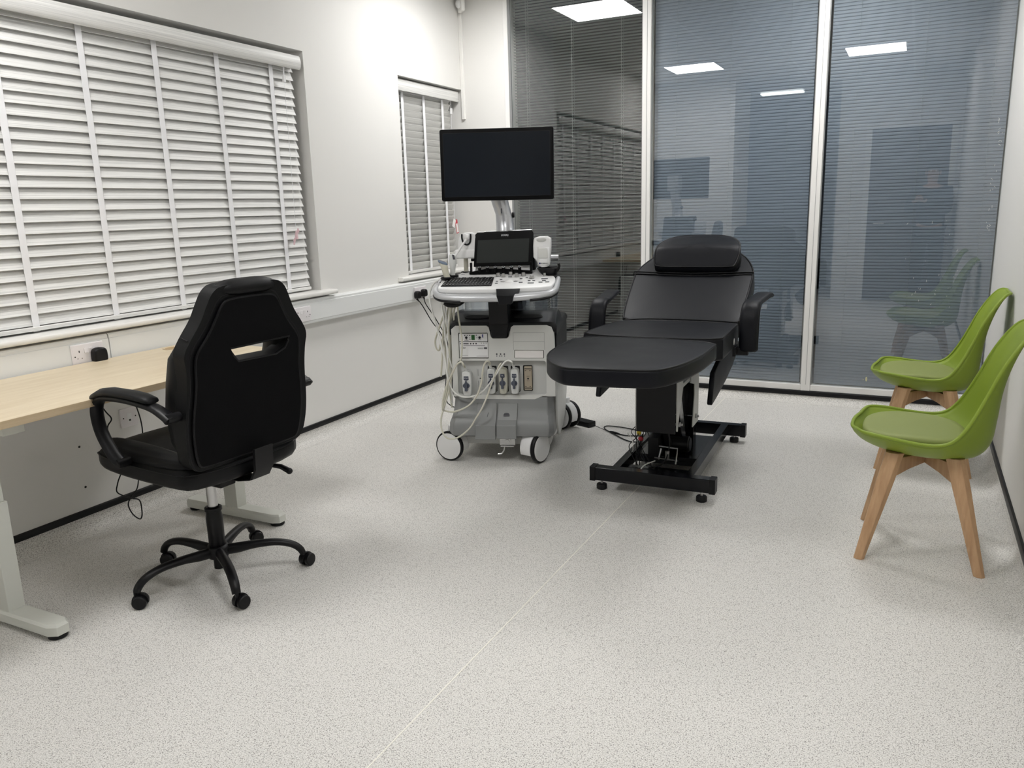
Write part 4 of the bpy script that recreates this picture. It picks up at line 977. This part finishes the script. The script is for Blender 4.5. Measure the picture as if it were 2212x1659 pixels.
part(bar([Vector((p.x, p.y + .012, -.006)) for p in hp[22:40] if p.x < .07], .006, .004), 'wrist_rest', 'usw2', smooth=60)
q = MB(); q.rings([[CS(x, y, h) for x, h in ((x0, 0.002), (x1, 0.002), (x1 - .012, -.042), (x0 + .012, -.042))] for x0, x1, y in ((.070, .192, -.156), (.078, .184, -.20), (.088, .172, -.257))]); part(q, 'centre_grip', 'dark', smooth=20, bevel=.003)
# keyboard
q = MB(); pad(q, [(-.220, -.110), (.040, -.112), (.032, .018), (-.212, .020)], .0002, .0035, .001, lambda a, b_, t: CS(a, b_, t)); kb = part(q, 'keyboard', 'dark', smooth=30)
ks = MB(); gl = MB(); random.seed(11)
for r_ in range(6):
    y0 = -.104 + r_ * .0205; n_ = 15; w_ = .244 / n_
    for c_ in range(n_):
        x0 = -.214 + .002 * r_ * .6 + c_ * w_
        if r_ == 0 and 4 <= c_ <= 8:
            if c_ == 4: ks.box(0, w_ * 5 - .0025, 0, .0165, 0, .0030, Matrix.Translation(CS(x0, y0, .003)) @ Matrix.Rotation(atan_ := math.atan(.23), 4, 'X')); gl.box(.004, w_ * 5 - .008, .002, .0030, .0031, .0033, Matrix.Translation(CS(x0, y0, .003)) @ Matrix.Rotation(math.atan(.23), 4, 'X'))
            continue
        mt = Matrix.Translation(CS(x0, y0, .003)) @ Matrix.Rotation(math.atan(.23), 4, 'X')
        ks.box(0, w_ - .0025, 0, .0165, 0, .0030, mt); gl.box(.0035, .0035 + random.choice((.003, .005, .006)), .010, .0130, .0030, .0033, mt)
ks.done('keys', 'blk', kb, smooth=0); gl.done('key_legends', 'txtw', kb, smooth=0)
for i in range(6):
    x = -.163 + i * .0352; q = MB(); pad(q, rrect(x - .010, x + .010, .024, .031, .002), 0, .003, .001, lambda a, b_, t: CS(a, b_, t)); part(q, 'soft_key', 'keyb')
part(MB().box(-.152, -.134, .078, .082, 0, .001, Matrix.Translation((0, 0, .9895))), 'card_slot', 'ink')
for x, y, r_, h_ in ((.050, .045, .0115, .016), (.079, .030, .0085, .018), (.112, .066, .0115, .016), (.148, .032, .0085, .018), (.181, .045, .0115, .016), (.230, .002, .0115, .015), (.291, .038, .0075, .015)):
    q = MB(); q.lathe([(r_ + .002, 0), (r_ + .002, .003), (r_, .004), (r_ * .94, h_), (r_ * .78, h_ + .001), (r_ * .74, h_ - .002), (.001, h_ - .0015)], tuple(CS(x, y, 0)), n=24); kn = part(q, 'control_knob', 'steel', smooth=35)
    MB().lathe([(r_ * .66, 0), (.001, .0008)], tuple(CS(x, y, h_ - .0012)), n=20).done('knob_cap', 'keyb', kn)
q = MB(); q.sphere(CS(.120, -.045, -.004), .022, .022, .016); part(q, 'trackball', 'upvc')
q = MB()
for sx, n_ in ((-1, 0), (1, 0)): q.sphere(CS(.120 + sx * .034, -.040, 0), .013, .012, .003); 
part(q, 'trackball_ring', 'steel', split=True)
q = MB()
for x, y, w_, d_ in ((.073, -.012, .007, .004), (.056, -.040, .006, .004), (.058, -.070, .007, .004), (.114, .028, .010, .003), (.175, -.004, .007, .004), (.181, -.062, .010, .004), (.203, .013, .006, .003), (.220, -.035, .007, .004), (.244, -.036, .007, .004), (.233, -.073, .016, .005), (.296, -.010, .017, .004), (.296, -.039, .010, .004), (.281, -.063, .010, .004), (.315, -.060, .010, .004)):
    pad(q, rrect(x - w_, x + w_, y - d_, y + d_, .002, 2), 0, .003, .001, lambda a, b_, t: CS(a, b_, t), ns=2)
part(q, 'control_buttons', 'keyb', split=True)
# touch panel
TA = R(9)
def TP(a, b_, t): return Vector((a, .082 + b_ * sin(TA) - t * cos(TA), 1.000 + b_ * cos(TA) + t * sin(TA)))
tpl = [(-.086, .030), (.222, .034), (.228, .200), (.222, .212), (-.066, .205), (-.076, .196)]
q = MB(); pad(q, tpl, -.030, .006, .004, TP); tp_ = part(q, 'touch_panel', 'bez', smooth=40)
MB().prism([(-.070, .048), (.203, .050), (.208, .170), (-.062, .166)], .006, .0066, TP).done('touch_screen', mat('touch_screen_grey', (.024, .027, .026), .4, spec=.2), tp_, smooth=0)
text('panel_lettering', 'LOGIQ', .0125, 'txtw', tp_, TP(.080, .189, .0066), (pi / 2 - TA, 0, 0))
MB().tube([TP(-.070, .2085, .004), TP(.222, .2135, .004)], .0016, 6).done('metal_edge', 'steel', tp_)
MB().box(-.097, -.083, .075, .092, 1.058, 1.072).done('side_button', 'bez', tp_)
for x in (-.060, -.018, .024, .066, .108, .150):
    kt = Matrix.Rotation(R(-28 + 50), 4, 'X'); ko = Vector((x + .010, .064, 1.004))
    q = MB(); q.lathe([(.0065, 0), (.0080, .004), (.0085, .024), (.0075, .027), (.001, .027)], tuple(ko), 'z', 20, kt); kn = part(q, 'panel_knob', 'bez', smooth=35)
    MB().lathe([(.0084, .0262), (.0082, .0280), (.0062, .0280), (.0060, .0262)], tuple(ko), 'z', 20, kt).done('knob_ring', 'silv2', kn)
q = MB(); q.prism([(-.108, .990), (.222, .992), (.222, 1.004), (.08, 1.016), (-.02, 1.018), (-.108, 1.002)], .070, .105, XZ); part(q, 'panel_base', 'bez', smooth=20, bevel=.002)
q = MB(); q.box(-.104, -.096, .074, .10, .99, 1.05); q.box(.213, .221, .074, .10, .99, 1.05); part(q, 'panel_bracket', 'bez', split=True)
q = MB(); q.prism([(-.085, 1.00), (.21, 1.00), (.205, 1.06), (-.075, 1.06)], .106, .122, XZ); part(q, 'panel_back', 'usw2', smooth=0, bevel=.003)
q = MB(); q.rings([[Vector((x, y, z)) for x, y in rrect(-.045 - e, .215 + e, .135, .235, .02)] for e, z in ((.02, .99), (.0, 1.19), (-.01, 1.208))]); part(q, 'panel_housing', 'dark', smooth=35, bevel=.004)
# monitor arm and monitor
q = MB(); rs = []
for cx_, z, r_ in ((.072, 1.200, .049), (.072, 1.214, .049), (.072, 1.216, .047), (.070, 1.270, .0455), (.068, 1.292, .045)):
    rs.append([Vector((cx_ + cos(2 * pi * k / 28) * r_, .180 + sin(2 * pi * k / 28) * r_, z)) for k in range(28)])
q.rings(rs); am = part(q, 'monitor_arm', 'silver', smooth=50)
q = MB(); rs = []
for cx_, cy_, z, r_ in ((.070, .178, 1.276, .041), (.065, .176, 1.300, .043), (.052, .172, 1.345, .044), (.040, .168, 1.400, .045), (.036, .166, 1.47, .044)):
    rs.append([Vector((cx_ + cos(2 * pi * k / 28) * r_, cy_ + sin(2 * pi * k / 28) * r_, z)) for k in range(28)])
q.rings(rs).done('arm_upper', 'silver', am, smooth=50)
MB().box(.060, .066, .128, .140, 1.298, 1.323).done('arm_slot', 'ink', am); MB().lathe([(.001, 0), (.014, .001), (.016, .006), (.013, .012), (.001, .013)], (.110, .178, 1.288), 'x', 18).done('arm_knob', 'blk', am)
MB().box(-.02, .10, .125, .215, 1.43, 1.57).done('monitor_mount', 'silver', am, bevel=.008)
mr = Matrix.Translation((.052, .095, 1.541)) @ Matrix.Rotation(R(2.5), 4, 'Z') @ Matrix.Rotation(R(.5), 4, 'Y')
def MP(a, b_, t): return mr @ Vector((a, -t, b_))
q = MB(); pad(q, rrect(-.289, .289, -.177, .177, .010), -.030, .010, .006, MP); mo_ = part(q, 'monitor', 'bez', smooth=45)
MB().prism(rrect(-.272, .272, -.157, .158, .002, 1), .0095, .0104, MP).done('screen_surround', 'hole', mo_, smooth=0)
MB().prism(rrect(-.2705, .2705, -.1555, .1565, .002, 1), .0100, .0112, MP).done('screen', 'scr', mo_, smooth=0)
q = MB(); pad(q, rrect(-.23, .23, -.14, .14, .03), -.055, -.03, .012, MP); q.done('monitor_back', 'dark', mo_)
# holders left
q = MB(); tr = chaikin([(-.262, -.01), (-.258, -.045), (-.225, -.045), (-.205, .0), (-.165, .09), (-.105, .15), (-.10, .20), (-.17, .22), (-.245, .14)], 2)
pad(q, tr, -.040, -.004, .006, lambda a, b_, t: Vector((a, b_, .968 + .12 * (b_ + .02) + t))); ht = part(q, 'probe_holder', 'dark', smooth=45)
for x, y in ((-.216, .0), (-.190, .05), (-.138, .14)):
    MB().lathe([(.027, 0), (.030, .006), (.025, .012), (.020, .008), (.019, -.004)], (x, y, .962 + .12 * y + .012), n=20).done('holder_ring', 'blk', ht)
q = MB(); pad(q, chaikin([(-.172, 1.105), (-.170, 1.165), (-.150, 1.205), (-.085, 1.205), (-.060, 1.17), (-.060, 1.105)], 1), -.02, .035, .008, lambda a, b_, t: Vector((a, .14 - t, b_))); wb = part(q, 'probe_cup', 'usw2', smooth=45)
q = MB(); q.tube(spline([(-.146, .103, 1.198), (-.146, .102, 1.175), (-.138, .102, 1.152), (-.122, .102, 1.143), (-.106, .102, 1.152), (-.100, .102, 1.175), (-.100, .103, 1.198)], 5), .0045, 8); q.done('cup_slot', 'blk', wb)
q = MB(); pad(q, rrect(-.190, .0, 1.072, 1.118, .012), -.04, .045, .008, lambda a, b_, t: Vector((a, .14 - t, b_))); part(q, 'warmer_shelf', 'usw2', smooth=45)
q = MB(); q.tube(spline([(-.120, .03, .905), (-.122, -.02, .872), (-.148, -.06, .852), (-.19, -.07, .850), (-.212, -.07, .862)], 5), [.016] * 6 + [.014] * 15, 12); part(q, 'cable_hook', 'blk', smooth=60)
# gel warmer, rail and cup on the right
q = MB(); q.tube([(.15, .17, 1.062), (.352, .17, 1.062)], .0165, 18); part(q, 'support_rail', 'silver', smooth=60)
q = MB(); pts = chaikin([(.228, 1.045), (.228, 1.155), (.240, 1.176), (.318, 1.178), (.320, 1.13), (.312, 1.045)], 1)
pad(q, pts, -.03, .03, .008, lambda a, b_, t: Vector((a, .12 - t, b_))); gw = part(q, 'gel_warmer', 'usw2', smooth=45)
q = MB(); q.rings([[Vector((x, y, z)) for x, y in rrect(x0, x1, .070, .15, .02)] for x0, x1, z in ((.262, .303, 1.022), (.252, .311, 1.030), (.249, .313, 1.045), (.248, .313, 1.118), (.252, .309, 1.124))]); q.done('warmer_cup', 'usw2', gw, smooth=45)
q = MB(); pad(q, rrect(.256, .306, 1.068, 1.118, .006), 0, .004, .002, lambda a, b_, t: Vector((a, .071 - t, b_))); q.done('warmer_window', 'usw', gw)
MB().sphere((.272, .089, 1.160), .026, .004, .011).done('warmer_recess', 'usgr', gw)
MB().lathe([(.0042, 0), (.0042, -.0008)], (.264, .0692, 1.042), 'y', 16).done('round_emblem', 'inkb', gw, smooth=0)
text('maker_lettering', 'GE Healthcare', .0058, 'ink', gw, (.287, .0686, 1.042), (pi / 2, 0, 0))
q = MB(); q.rings([[Vector((x, y, z)) for x, y in rrect(x0, x1, .05 - e, .13 + e, .02)] for x0, x1, e, z in ((.285, .345, .0, .975), (.262, .352, .008, .998), (.250, .362, .012, 1.018), (.256, .356, .008, 1.020), (.29, .335, .0, .995))]); part(q, 'cup_holder', 'blk', smooth=40)
part(MB().tube(spline([(.335, .06, .995), (.358, .05, 1.008), (.366, .045, 1.030), (.362, .045, 1.040)], 4), .007, 8), 'holder_clip', 'blk', smooth=60)
part(MB().box(.30, .36, .035, .15, .925, .985), 'holder_mount', 'dark', bevel=.01)

# probes with their cables and connectors: each lifts away from the machine
def connector(parent, x, z, m_, label_txt):
    n0 = len(col.objects)
    q = MB(); pts = chaikin([(x - .017, z - .064), (x - .008, z - .072), (x + .010, z - .072), (x + .020, z - .062), (x + .021, z + .046), (x + .012, z + .064), (x - .012, z + .064), (x - .019, z + .050)], 1)
    pad(q, pts, -.01, .045, .007, lambda a, b_, t: Vector((a, .022 - t, b_))); c = q.done('connector', m_, parent, smooth=45)
    q = MB(); q.prism([(x - .011, z + .020), (x - .010, z + .038), (x + .010, z + .038), (x + .011, z + .020), (x + .006, z + .016), (x - .006, z + .016)], .0445 - .068, .048 - .0715, XZ); q.done('connector_label', 'lever', c, bevel=.001)
    text('connector_lettering', label_txt, .0085, 'txtw', c, (x, -.0242, z + .028), (pi / 2, 0, 0), .0002)
    q = MB(); q.lathe([(.0145, 0), (.0145, -.006), (.013, -.008), (.001, -.008)], (x, -.0225, z - .012), 'y', 28); q.prism([(x - .0055, z - .040), (x + .0055, z - .040), (x + .005, z + .002), (x + .0022, z + .016), (x - .0022, z + .016), (x - .005, z + .002)], -.024, -.038, XZ)
    q.done('locking_lever', 'lever', c, smooth=30, bevel=.001)
    MB().tube([(x, .0, z + .058), (x - .002, -.012, z + .074), (x - .005, -.02, z + .088)], [.0085, .0065, .0052], 12).done('strain_relief', m_, c, smooth=60)
    c.location = (x, 0, z); kx = 1.27 if label_txt == 'IC5-9' else 1.13; c.scale = (kx, 1, 1.0)
    for o in [c] + list(c.children):
        if o is c: o.data.transform(Matrix.Translation((-x, 0, -z)))
        elif o.data: 
            o.location = (o.location.x - x, o.location.y, o.location.z - z)
    return c
C1 = [(-0.131, -0.05, 0.502), (-0.132, -0.05, 0.53), (-0.141, -0.05, 0.548), (-0.156, -0.05, 0.545), (-0.172, -0.05, 0.53), (-0.187, -0.05, 0.502), (-0.227, -0.05, 0.425), (-0.252, -0.05, 0.343), (-0.256, -0.05, 0.294)]
C3 = [(0.005, -0.02, 0.513), (0.007, -0.04, 0.541), (-0.005, -0.06, 0.555), (-0.02, -0.065, 0.537), (-0.031, -0.065, 0.494), (-0.038, -0.065, 0.446), (-0.064, -0.07, 0.374), (-0.112, -0.08, 0.319), (-0.191, -0.06, 0.283), (-0.251, -0.03, 0.281), (-0.266, -0.01, 0.288), (-0.24, 0.0, 0.397), (-0.225, 0.02, 0.557), (-0.22, 0.03, 0.717), (-0.21, 0.05, 0.858)]
C5 = [(0.133, -0.08, 0.525), (0.126, -0.073, 0.551), (0.104, -0.066, 0.559), (0.075, -0.059, 0.536), (0.016, -0.053, 0.451), (-0.044, -0.046, 0.385), (-0.111, -0.039, 0.358), (-0.169, -0.032, 0.364), (-0.21, -0.025, 0.403), (-0.229, -0.018, 0.467), (-0.239, -0.011, 0.547), (-0.257, -0.004, 0.618), (-0.278, 0.003, 0.721), (-0.307, 0.009, 0.832), (-0.313, 0.016, 0.894), (-0.292, 0.023, 0.948), (-0.248, 0.03, 0.977)]
C4 = [(0.064, -0.02, 0.513), (0.064, -0.04, 0.538), (0.054, -0.055, 0.524), (0.021, -0.06, 0.453), (-0.007, -0.075, 0.376), (-0.031, -0.105, 0.318), (-0.059, -0.115, 0.272), (-0.102, -0.115, 0.207), (-0.167, -0.12, 0.158), (-0.224, -0.12, 0.157), (-0.257, -0.09, 0.198), (-0.262, -0.06, 0.255), (-0.25, -0.03, 0.306), (-0.233, 0.0, 0.373), (-0.212, 0.02, 0.475), (-0.199, 0.03, 0.636), (-0.19, 0.05, 0.85)]
H0 = [(-0.262, 0.02, 0.889), (-0.246, 0.02, 0.798), (-0.24, 0.02, 0.67), (-0.225, 0.02, 0.557), (-0.207, 0.02, 0.502), (-0.189, 0.02, 0.5)]
H1 = [(-0.253, 0.032, 0.892), (-0.234, 0.032, 0.781), (-0.224, 0.032, 0.636), (-0.224, 0.032, 0.473), (-0.223, 0.032, 0.307)]
H2 = [(-0.242, 0.044, 0.891), (-0.24, 0.044, 0.827), (-0.254, 0.044, 0.715), (-0.268, 0.044, 0.553), (-0.28, 0.044, 0.45)]
H3 = [(-0.22, 0.056, 0.849), (-0.231, 0.056, 0.793), (-0.251, 0.056, 0.632), (-0.25, 0.056, 0.468), (-0.234, 0.056, 0.318), (-0.23, 0.056, 0.276)]
H4 = [(-0.202, 0.068, 0.848), (-0.219, 0.068, 0.752), (-0.224, 0.068, 0.589), (-0.242, 0.068, 0.424), (-0.274, 0.068, 0.298), (-0.284, 0.068, 0.264)]
H5 = [(-0.157, -0.03, 0.859), (-0.152, -0.03, 0.773), (-0.14, -0.03, 0.662), (-0.145, -0.03, 0.583), (-0.153, -0.03, 0.546)]
H6 = [(-0.19, 0.092, 0.845), (-0.211, 0.092, 0.772), (-0.235, 0.092, 0.708), (-0.28, 0.092, 0.634), (-0.295, 0.092, 0.585), (-0.312, 0.092, 0.601), (-0.313, 0.092, 0.643), (-0.289, 0.092, 0.708), (-0.256, 0.092, 0.789)]
H7 = [(-0.221, 0.104, 0.844), (-0.221, 0.104, 0.706), (-0.229, 0.104, 0.541), (-0.248, 0.104, 0.391), (-0.243, 0.104, 0.272)]

def probe(name, label, conn, path, loops, mc, rad=.0050):
    r = empty('ultrasound_probe', US['loc'], US['rz'], label, 'ultrasound probe')
    x, z, m_, tx = conn; connector(r, x, z, m_, tx)
    P = [Vector((x - .005, -.02, z + .085))] + [Vector(p) for p in path]
    MB().tube(spline(P, 5), rad, 8).done('probe_cable', mc, r, smooth=80)
    for l in loops: MB().tube(spline(l, 5), rad, 8).done('cable_loop', mc, r, smooth=80)
    return r
p1 = probe('a', 'beige probe with wide blue lens, frontmost in the left probe holder', (.128, .442, 'conn', 'C1-6'), C5[1:], [H0, H1], 'cablew')
q = MB(); rs = []
def ell(c, w_, d_, n=24, sq=1.0): return [Vector(c) + Vector((cos(2 * pi * k / n) * w_ * .90, sin(2 * pi * k / n) * d_, -cos(2 * pi * k / n) * w_ * .30)) for k in range(n)]
for (x_, z_), w_, d_ in (((-.2285, 1.052), .0260, .0140), ((-.226, 1.044), .0250, .0150), ((-.222, 1.030), .0215, .0155), ((-.218, 1.010), .0200, .0155), ((-.212, .990), .0205, .0155), ((-.206, .972), .0190, .014)): rs.append(ell((x_, .0, z_), w_, d_))
q.rings(rs).done('probe_handle', 'beige', p1, smooth=60)
MB().rings([ell((-.2290, .0, 1.053), .0255, .0142), ell((-.2300, .0, 1.056), .0262, .0148), ell((-.2330, .0, 1.064), .0262, .0148), ell((-.2338, .0, 1.067), .0245, .0132)]).done('probe_lens', 'probeb', p1, smooth=40, label='grey-blue lens housing')
MB().rings([ell((-.2338, .0, 1.0668), .0205, .0085), ell((-.2342, .0, 1.0685), .0200, .0080)]).done('lens_face', 'probed', p1, smooth=40)
p2 = probe('b', 'white probe with dark lens strip, standing second in the left probe holder', (.004, .442, 'conn', 'ML6'), C3[1:], [H2, H3], 'cable')
q = MB(); rs = []
for z, w_, d_, x in ((1.100, .009, .010, -.190), (1.094, .018, .013, -.189), (1.070, .0200, .015, -.188), (1.048, .0200, .016, -.188), (1.034, .0150, .014, -.189), (1.01, .0135, .013, -.190), (.985, .012, .011, -.190)):
    rs.append([Vector((x + cos(2 * pi * k / 20) * w_, .045 + sin(2 * pi * k / 20) * d_, z)) for k in range(20)])
q.rings(rs).done('probe_handle', 'conn', p2, smooth=60)
MB().prism([(-.187, 1.099), (-.176, 1.096), (-.171, 1.072), (-.182, 1.072)], .033, .028, XZ).done('probe_lens', 'probed', p2, bevel=.001, label='dark grey lens strip')
p3 = probe('c', 'slim beige probe at the back of the left probe holder', (-.128, .428, 'conn', 'IC5-9'), C1[1:], [H6, H4], 'cable')
q = MB(); rs = []
for z, w_, d_ in ((1.078, .006, .006), (1.072, .0115, .010), (1.04, .0125, .012), (1.00, .0115, .012), (.985, .010, .010)):
    rs.append([Vector((-.138 + cos(2 * pi * k / 20) * w_, .14 + sin(2 * pi * k / 20) * d_, z)) for k in range(20)])
q.rings(rs).done('probe_handle', 'beige', p3, smooth=60)
p4 = probe('d', 'long thin wand probe leaning in the clip at the left of the touch panel', (.066, .442, 'connb', '9L'), C4[1:], [H5, H7], 'cable', .0046)
MB().tube([(-.178, .045, 1.075), (-.165, .055, 1.105), (-.128, .085, 1.160), (-.116, .094, 1.178)], [.0055, .006, .0062, .010], 12).done('wand_shaft', 'usw2', p4, smooth=60)
MB().sphere((-.118, .094, 1.182), .015, .015, .016).done('wand_tip', 'usw2', p4)
# ------------------------------------------------------------------ photographer (seen only as a reflection in the glass)
ps = empty('person', (.14, -.30, 0), 0, 'person in dark clothes holding up a phone, reflected faintly in the right glass pane', 'person')
def skin(name, verts, edges, radii, m, parent, sub=2, root=0):
    me = bpy.data.meshes.new(name); me.from_pydata(verts, edges, []); o = bpy.data.objects.new(name, me); col.objects.link(o)
    o.modifiers.new('skin', 'SKIN'); sv = me.skin_vertices if len(me.skin_vertices) else None
    bm = bmesh.new(); bm.from_mesh(me); ly = bm.verts.layers.skin.verify()
    for i, v in enumerate(bm.verts):
        rr = radii[i]; v[ly].radius = rr if isinstance(rr, tuple) else (rr, rr); v[ly].use_root = (i == root)
    bm.to_mesh(me); bm.free()
    q = o.modifiers.new('sub', 'SUBSURF'); q.levels = sub; q.render_levels = sub
    me.materials.append(M[m]); o.parent = parent; o.modifiers['skin'].use_smooth_shade = True
    return o
V, E_, Rr = [], [], []
def ad(p, r, par=None):
    V.append(p); Rr.append(r)
    if par is not None: E_.append((par, len(V) - 1))
    return len(V) - 1
pel = ad((0, 0, .93), (.15, .10)); wa = ad((0, 0, 1.08), (.13, .09), pel); ch = ad((0, 0, 1.26), (.15, .10), wa); ck = ad((0, 0, 1.40), (.12, .08), ch); nk = ad((0, .01, 1.47), .052, ck); hb_ = ad((0, .02, 1.53), .062, nk); hm = ad((0, .03, 1.60), (.074, .09), hb_); ht_ = ad((0, .02, 1.67), (.066, .08), hm)
hands = []
for sx in (-1, 1):
    hp_ = ad((.09 * sx, 0, .88), .085, pel); kn_ = ad((.10 * sx, .02, .49), .058, hp_); an = ad((.11 * sx, -.02, .09), .038, kn_); to = ad((.12 * sx, .12, .035), .030, an)
    sh = ad((.17 * sx, 0, 1.39), .055, ck); el = ad((.21 * sx - .03, .02, 1.13), .042, sh); wr_ = ad((.055 * sx - .13, .22, 1.28), .027, el); pm = ad((.040 * sx - .135, .255, 1.30), (.030, .018), wr_); hands.append((sx, pm))
    base = V[pm]
    for k in range(4):
        f0 = ad((base[0] - .010 * sx, base[1] + .012, base[2] + .030 - .020 * k), .009, pm); f1 = ad((base[0] - .030 * sx, base[1] + .022 - .002 * k, base[2] + .034 - .020 * k), .008, f0); f2 = ad((base[0] - .045 * sx, base[1] + .012, base[2] + .034 - .019 * k), .007, f1)
    t0 = ad((base[0] - .012 * sx, base[1] - .012, base[2] + .020), .010, pm); t1_ = ad((base[0] - .030 * sx, base[1] - .018, base[2] + .028), .008, t0)
skin('body', V, E_, Rr, 'skin', ps)
def sub_(ids, grow, name, m):
    mp = {j: i for i, j in enumerate(ids)}
    vs = [V[j] for j in ids]; es = [(mp[a], mp[b]) for a, b in E_ if a in mp and b in mp]
    rs = [tuple((c + grow) for c in (Rr[j] if isinstance(Rr[j], tuple) else (Rr[j], Rr[j]))) for j in ids]
    return skin(name, vs, es, rs, m, ps)
per = 4 + 4 + 12 + 2
i0 = ht_ + 1
L0 = [i0 + per * s for s in (0, 1)]
sub_([pel, wa, ch, ck] + [b + k for b in L0 for k in (4, 5, 6)], .030, 'jumper', 'navy')
sub_([pel] + [b + k for b in L0 for k in (0, 1, 2)], .026, 'trousers', 'blk')
for s, b in enumerate(L0):
    x = .115 * (-1, 1)[s]; MB().rings([[Vector((x + a, y_0, z)) for a, y_0 in rrect(-.045, .045, -.08, .19, .04)] for z in (.0, .03)] + [[Vector((x + a, y_0, z)) for a, y_0 in rrect(-.035, .035, -.06, .10, .03)] for z in (.085,)]).done('shoe', 'shoe', ps, smooth=50)
MB().sphere((0, .005, 1.665), .083, .098, .085).done('hair', 'hair', ps)
MB().sphere((-.028, .113, 1.625), .010).done('eye', 'upvc', ps); MB().sphere((.028, .113, 1.625), .010).done('eye', 'upvc', ps)
MB().rings([[Vector((a * s_, .108 + f_, z)) for a in (-.012, .012)] + [Vector((0, .120 + f_ * 1.5, z))] for s_, f_, z in ((.5, 0, 1.63), (1, .008, 1.595))]).done('nose', 'skin', ps)
MB().sphere((0, .105, 1.568), .022, .008, .006).done('mouth', 'pink', ps)
for sx in (-1, 1): MB().sphere((.079 * sx, .02, 1.605), .010, .018, .030).done('ear', 'skin', ps)
ph_ = empty('mobile_phone', (0, 0, 1.32), 0, 'dark phone held up by the photographer, reflected in the right glass pane', 'phone')
pad(MB(), rrect(-.078, .078, -.040, .020, .008), -.004, .004, .002, lambda a, b_, t: Vector((a, -.030 + t, b_))).done('phone_body', 'blk', ph_, smooth=40)
MB().prism(rrect(-.074, .074, -.036, .016, .005), -.0352, -.0345, XZ).done('phone_screen', 'scr', ph_, smooth=0)
# ------------------------------------------------------------------ world, camera, view
wd = bpy.data.worlds.new('night'); scene.world = wd; wd.use_nodes = True
wd.node_tree.nodes['Background'].inputs[0].default_value = (.02, .024, .03, 1); wd.node_tree.nodes['Background'].inputs[1].default_value = .6
F, p_, y_, r_ = 1710.9, -.217682297, -.469818259, -.0289728977
cp, sp_, cy_, sy_ = cos(p_), sin(p_), cos(y_), sin(y_)
fw = Vector((sy_ * cp, cy_ * cp, sp_)); rt = Vector((cy_, -sy_, 0)); up = rt.cross(fw)
RT = rt * cos(r_) + up * sin(r_); UP = rt * -sin(r_) + up * cos(r_)
cam = bpy.data.cameras.new('camera'); co = bpy.data.objects.new('camera', cam); col.objects.link(co)
cam.sensor_fit = 'HORIZONTAL'; cam.sensor_width = 36; cam.lens = F * 36 / 2212; cam.clip_start = .02
co.matrix_world = Matrix((( RT.x, UP.x, -fw.x, 0), (RT.y, UP.y, -fw.y, 0), (RT.z, UP.z, -fw.z, 1.32), (0, 0, 0, 1)))
scene.camera = co
vs = scene.view_settings; vs.view_transform = 'Standard'; vs.look = 'None'; vs.gamma = 1; vs.use_curve_mapping = False; vs.exposure = 0
scene.cycles.use_denoising = True
scene.cycles.use_adaptive_sampling = True; scene.cycles.adaptive_threshold = .025
scene.cycles.max_bounces = 8; scene.cycles.diffuse_bounces = 5; scene.cycles.glossy_bounces = 4; scene.cycles.transparent_max_bounces = 16
scene.cycles.sample_clamp_indirect = 8
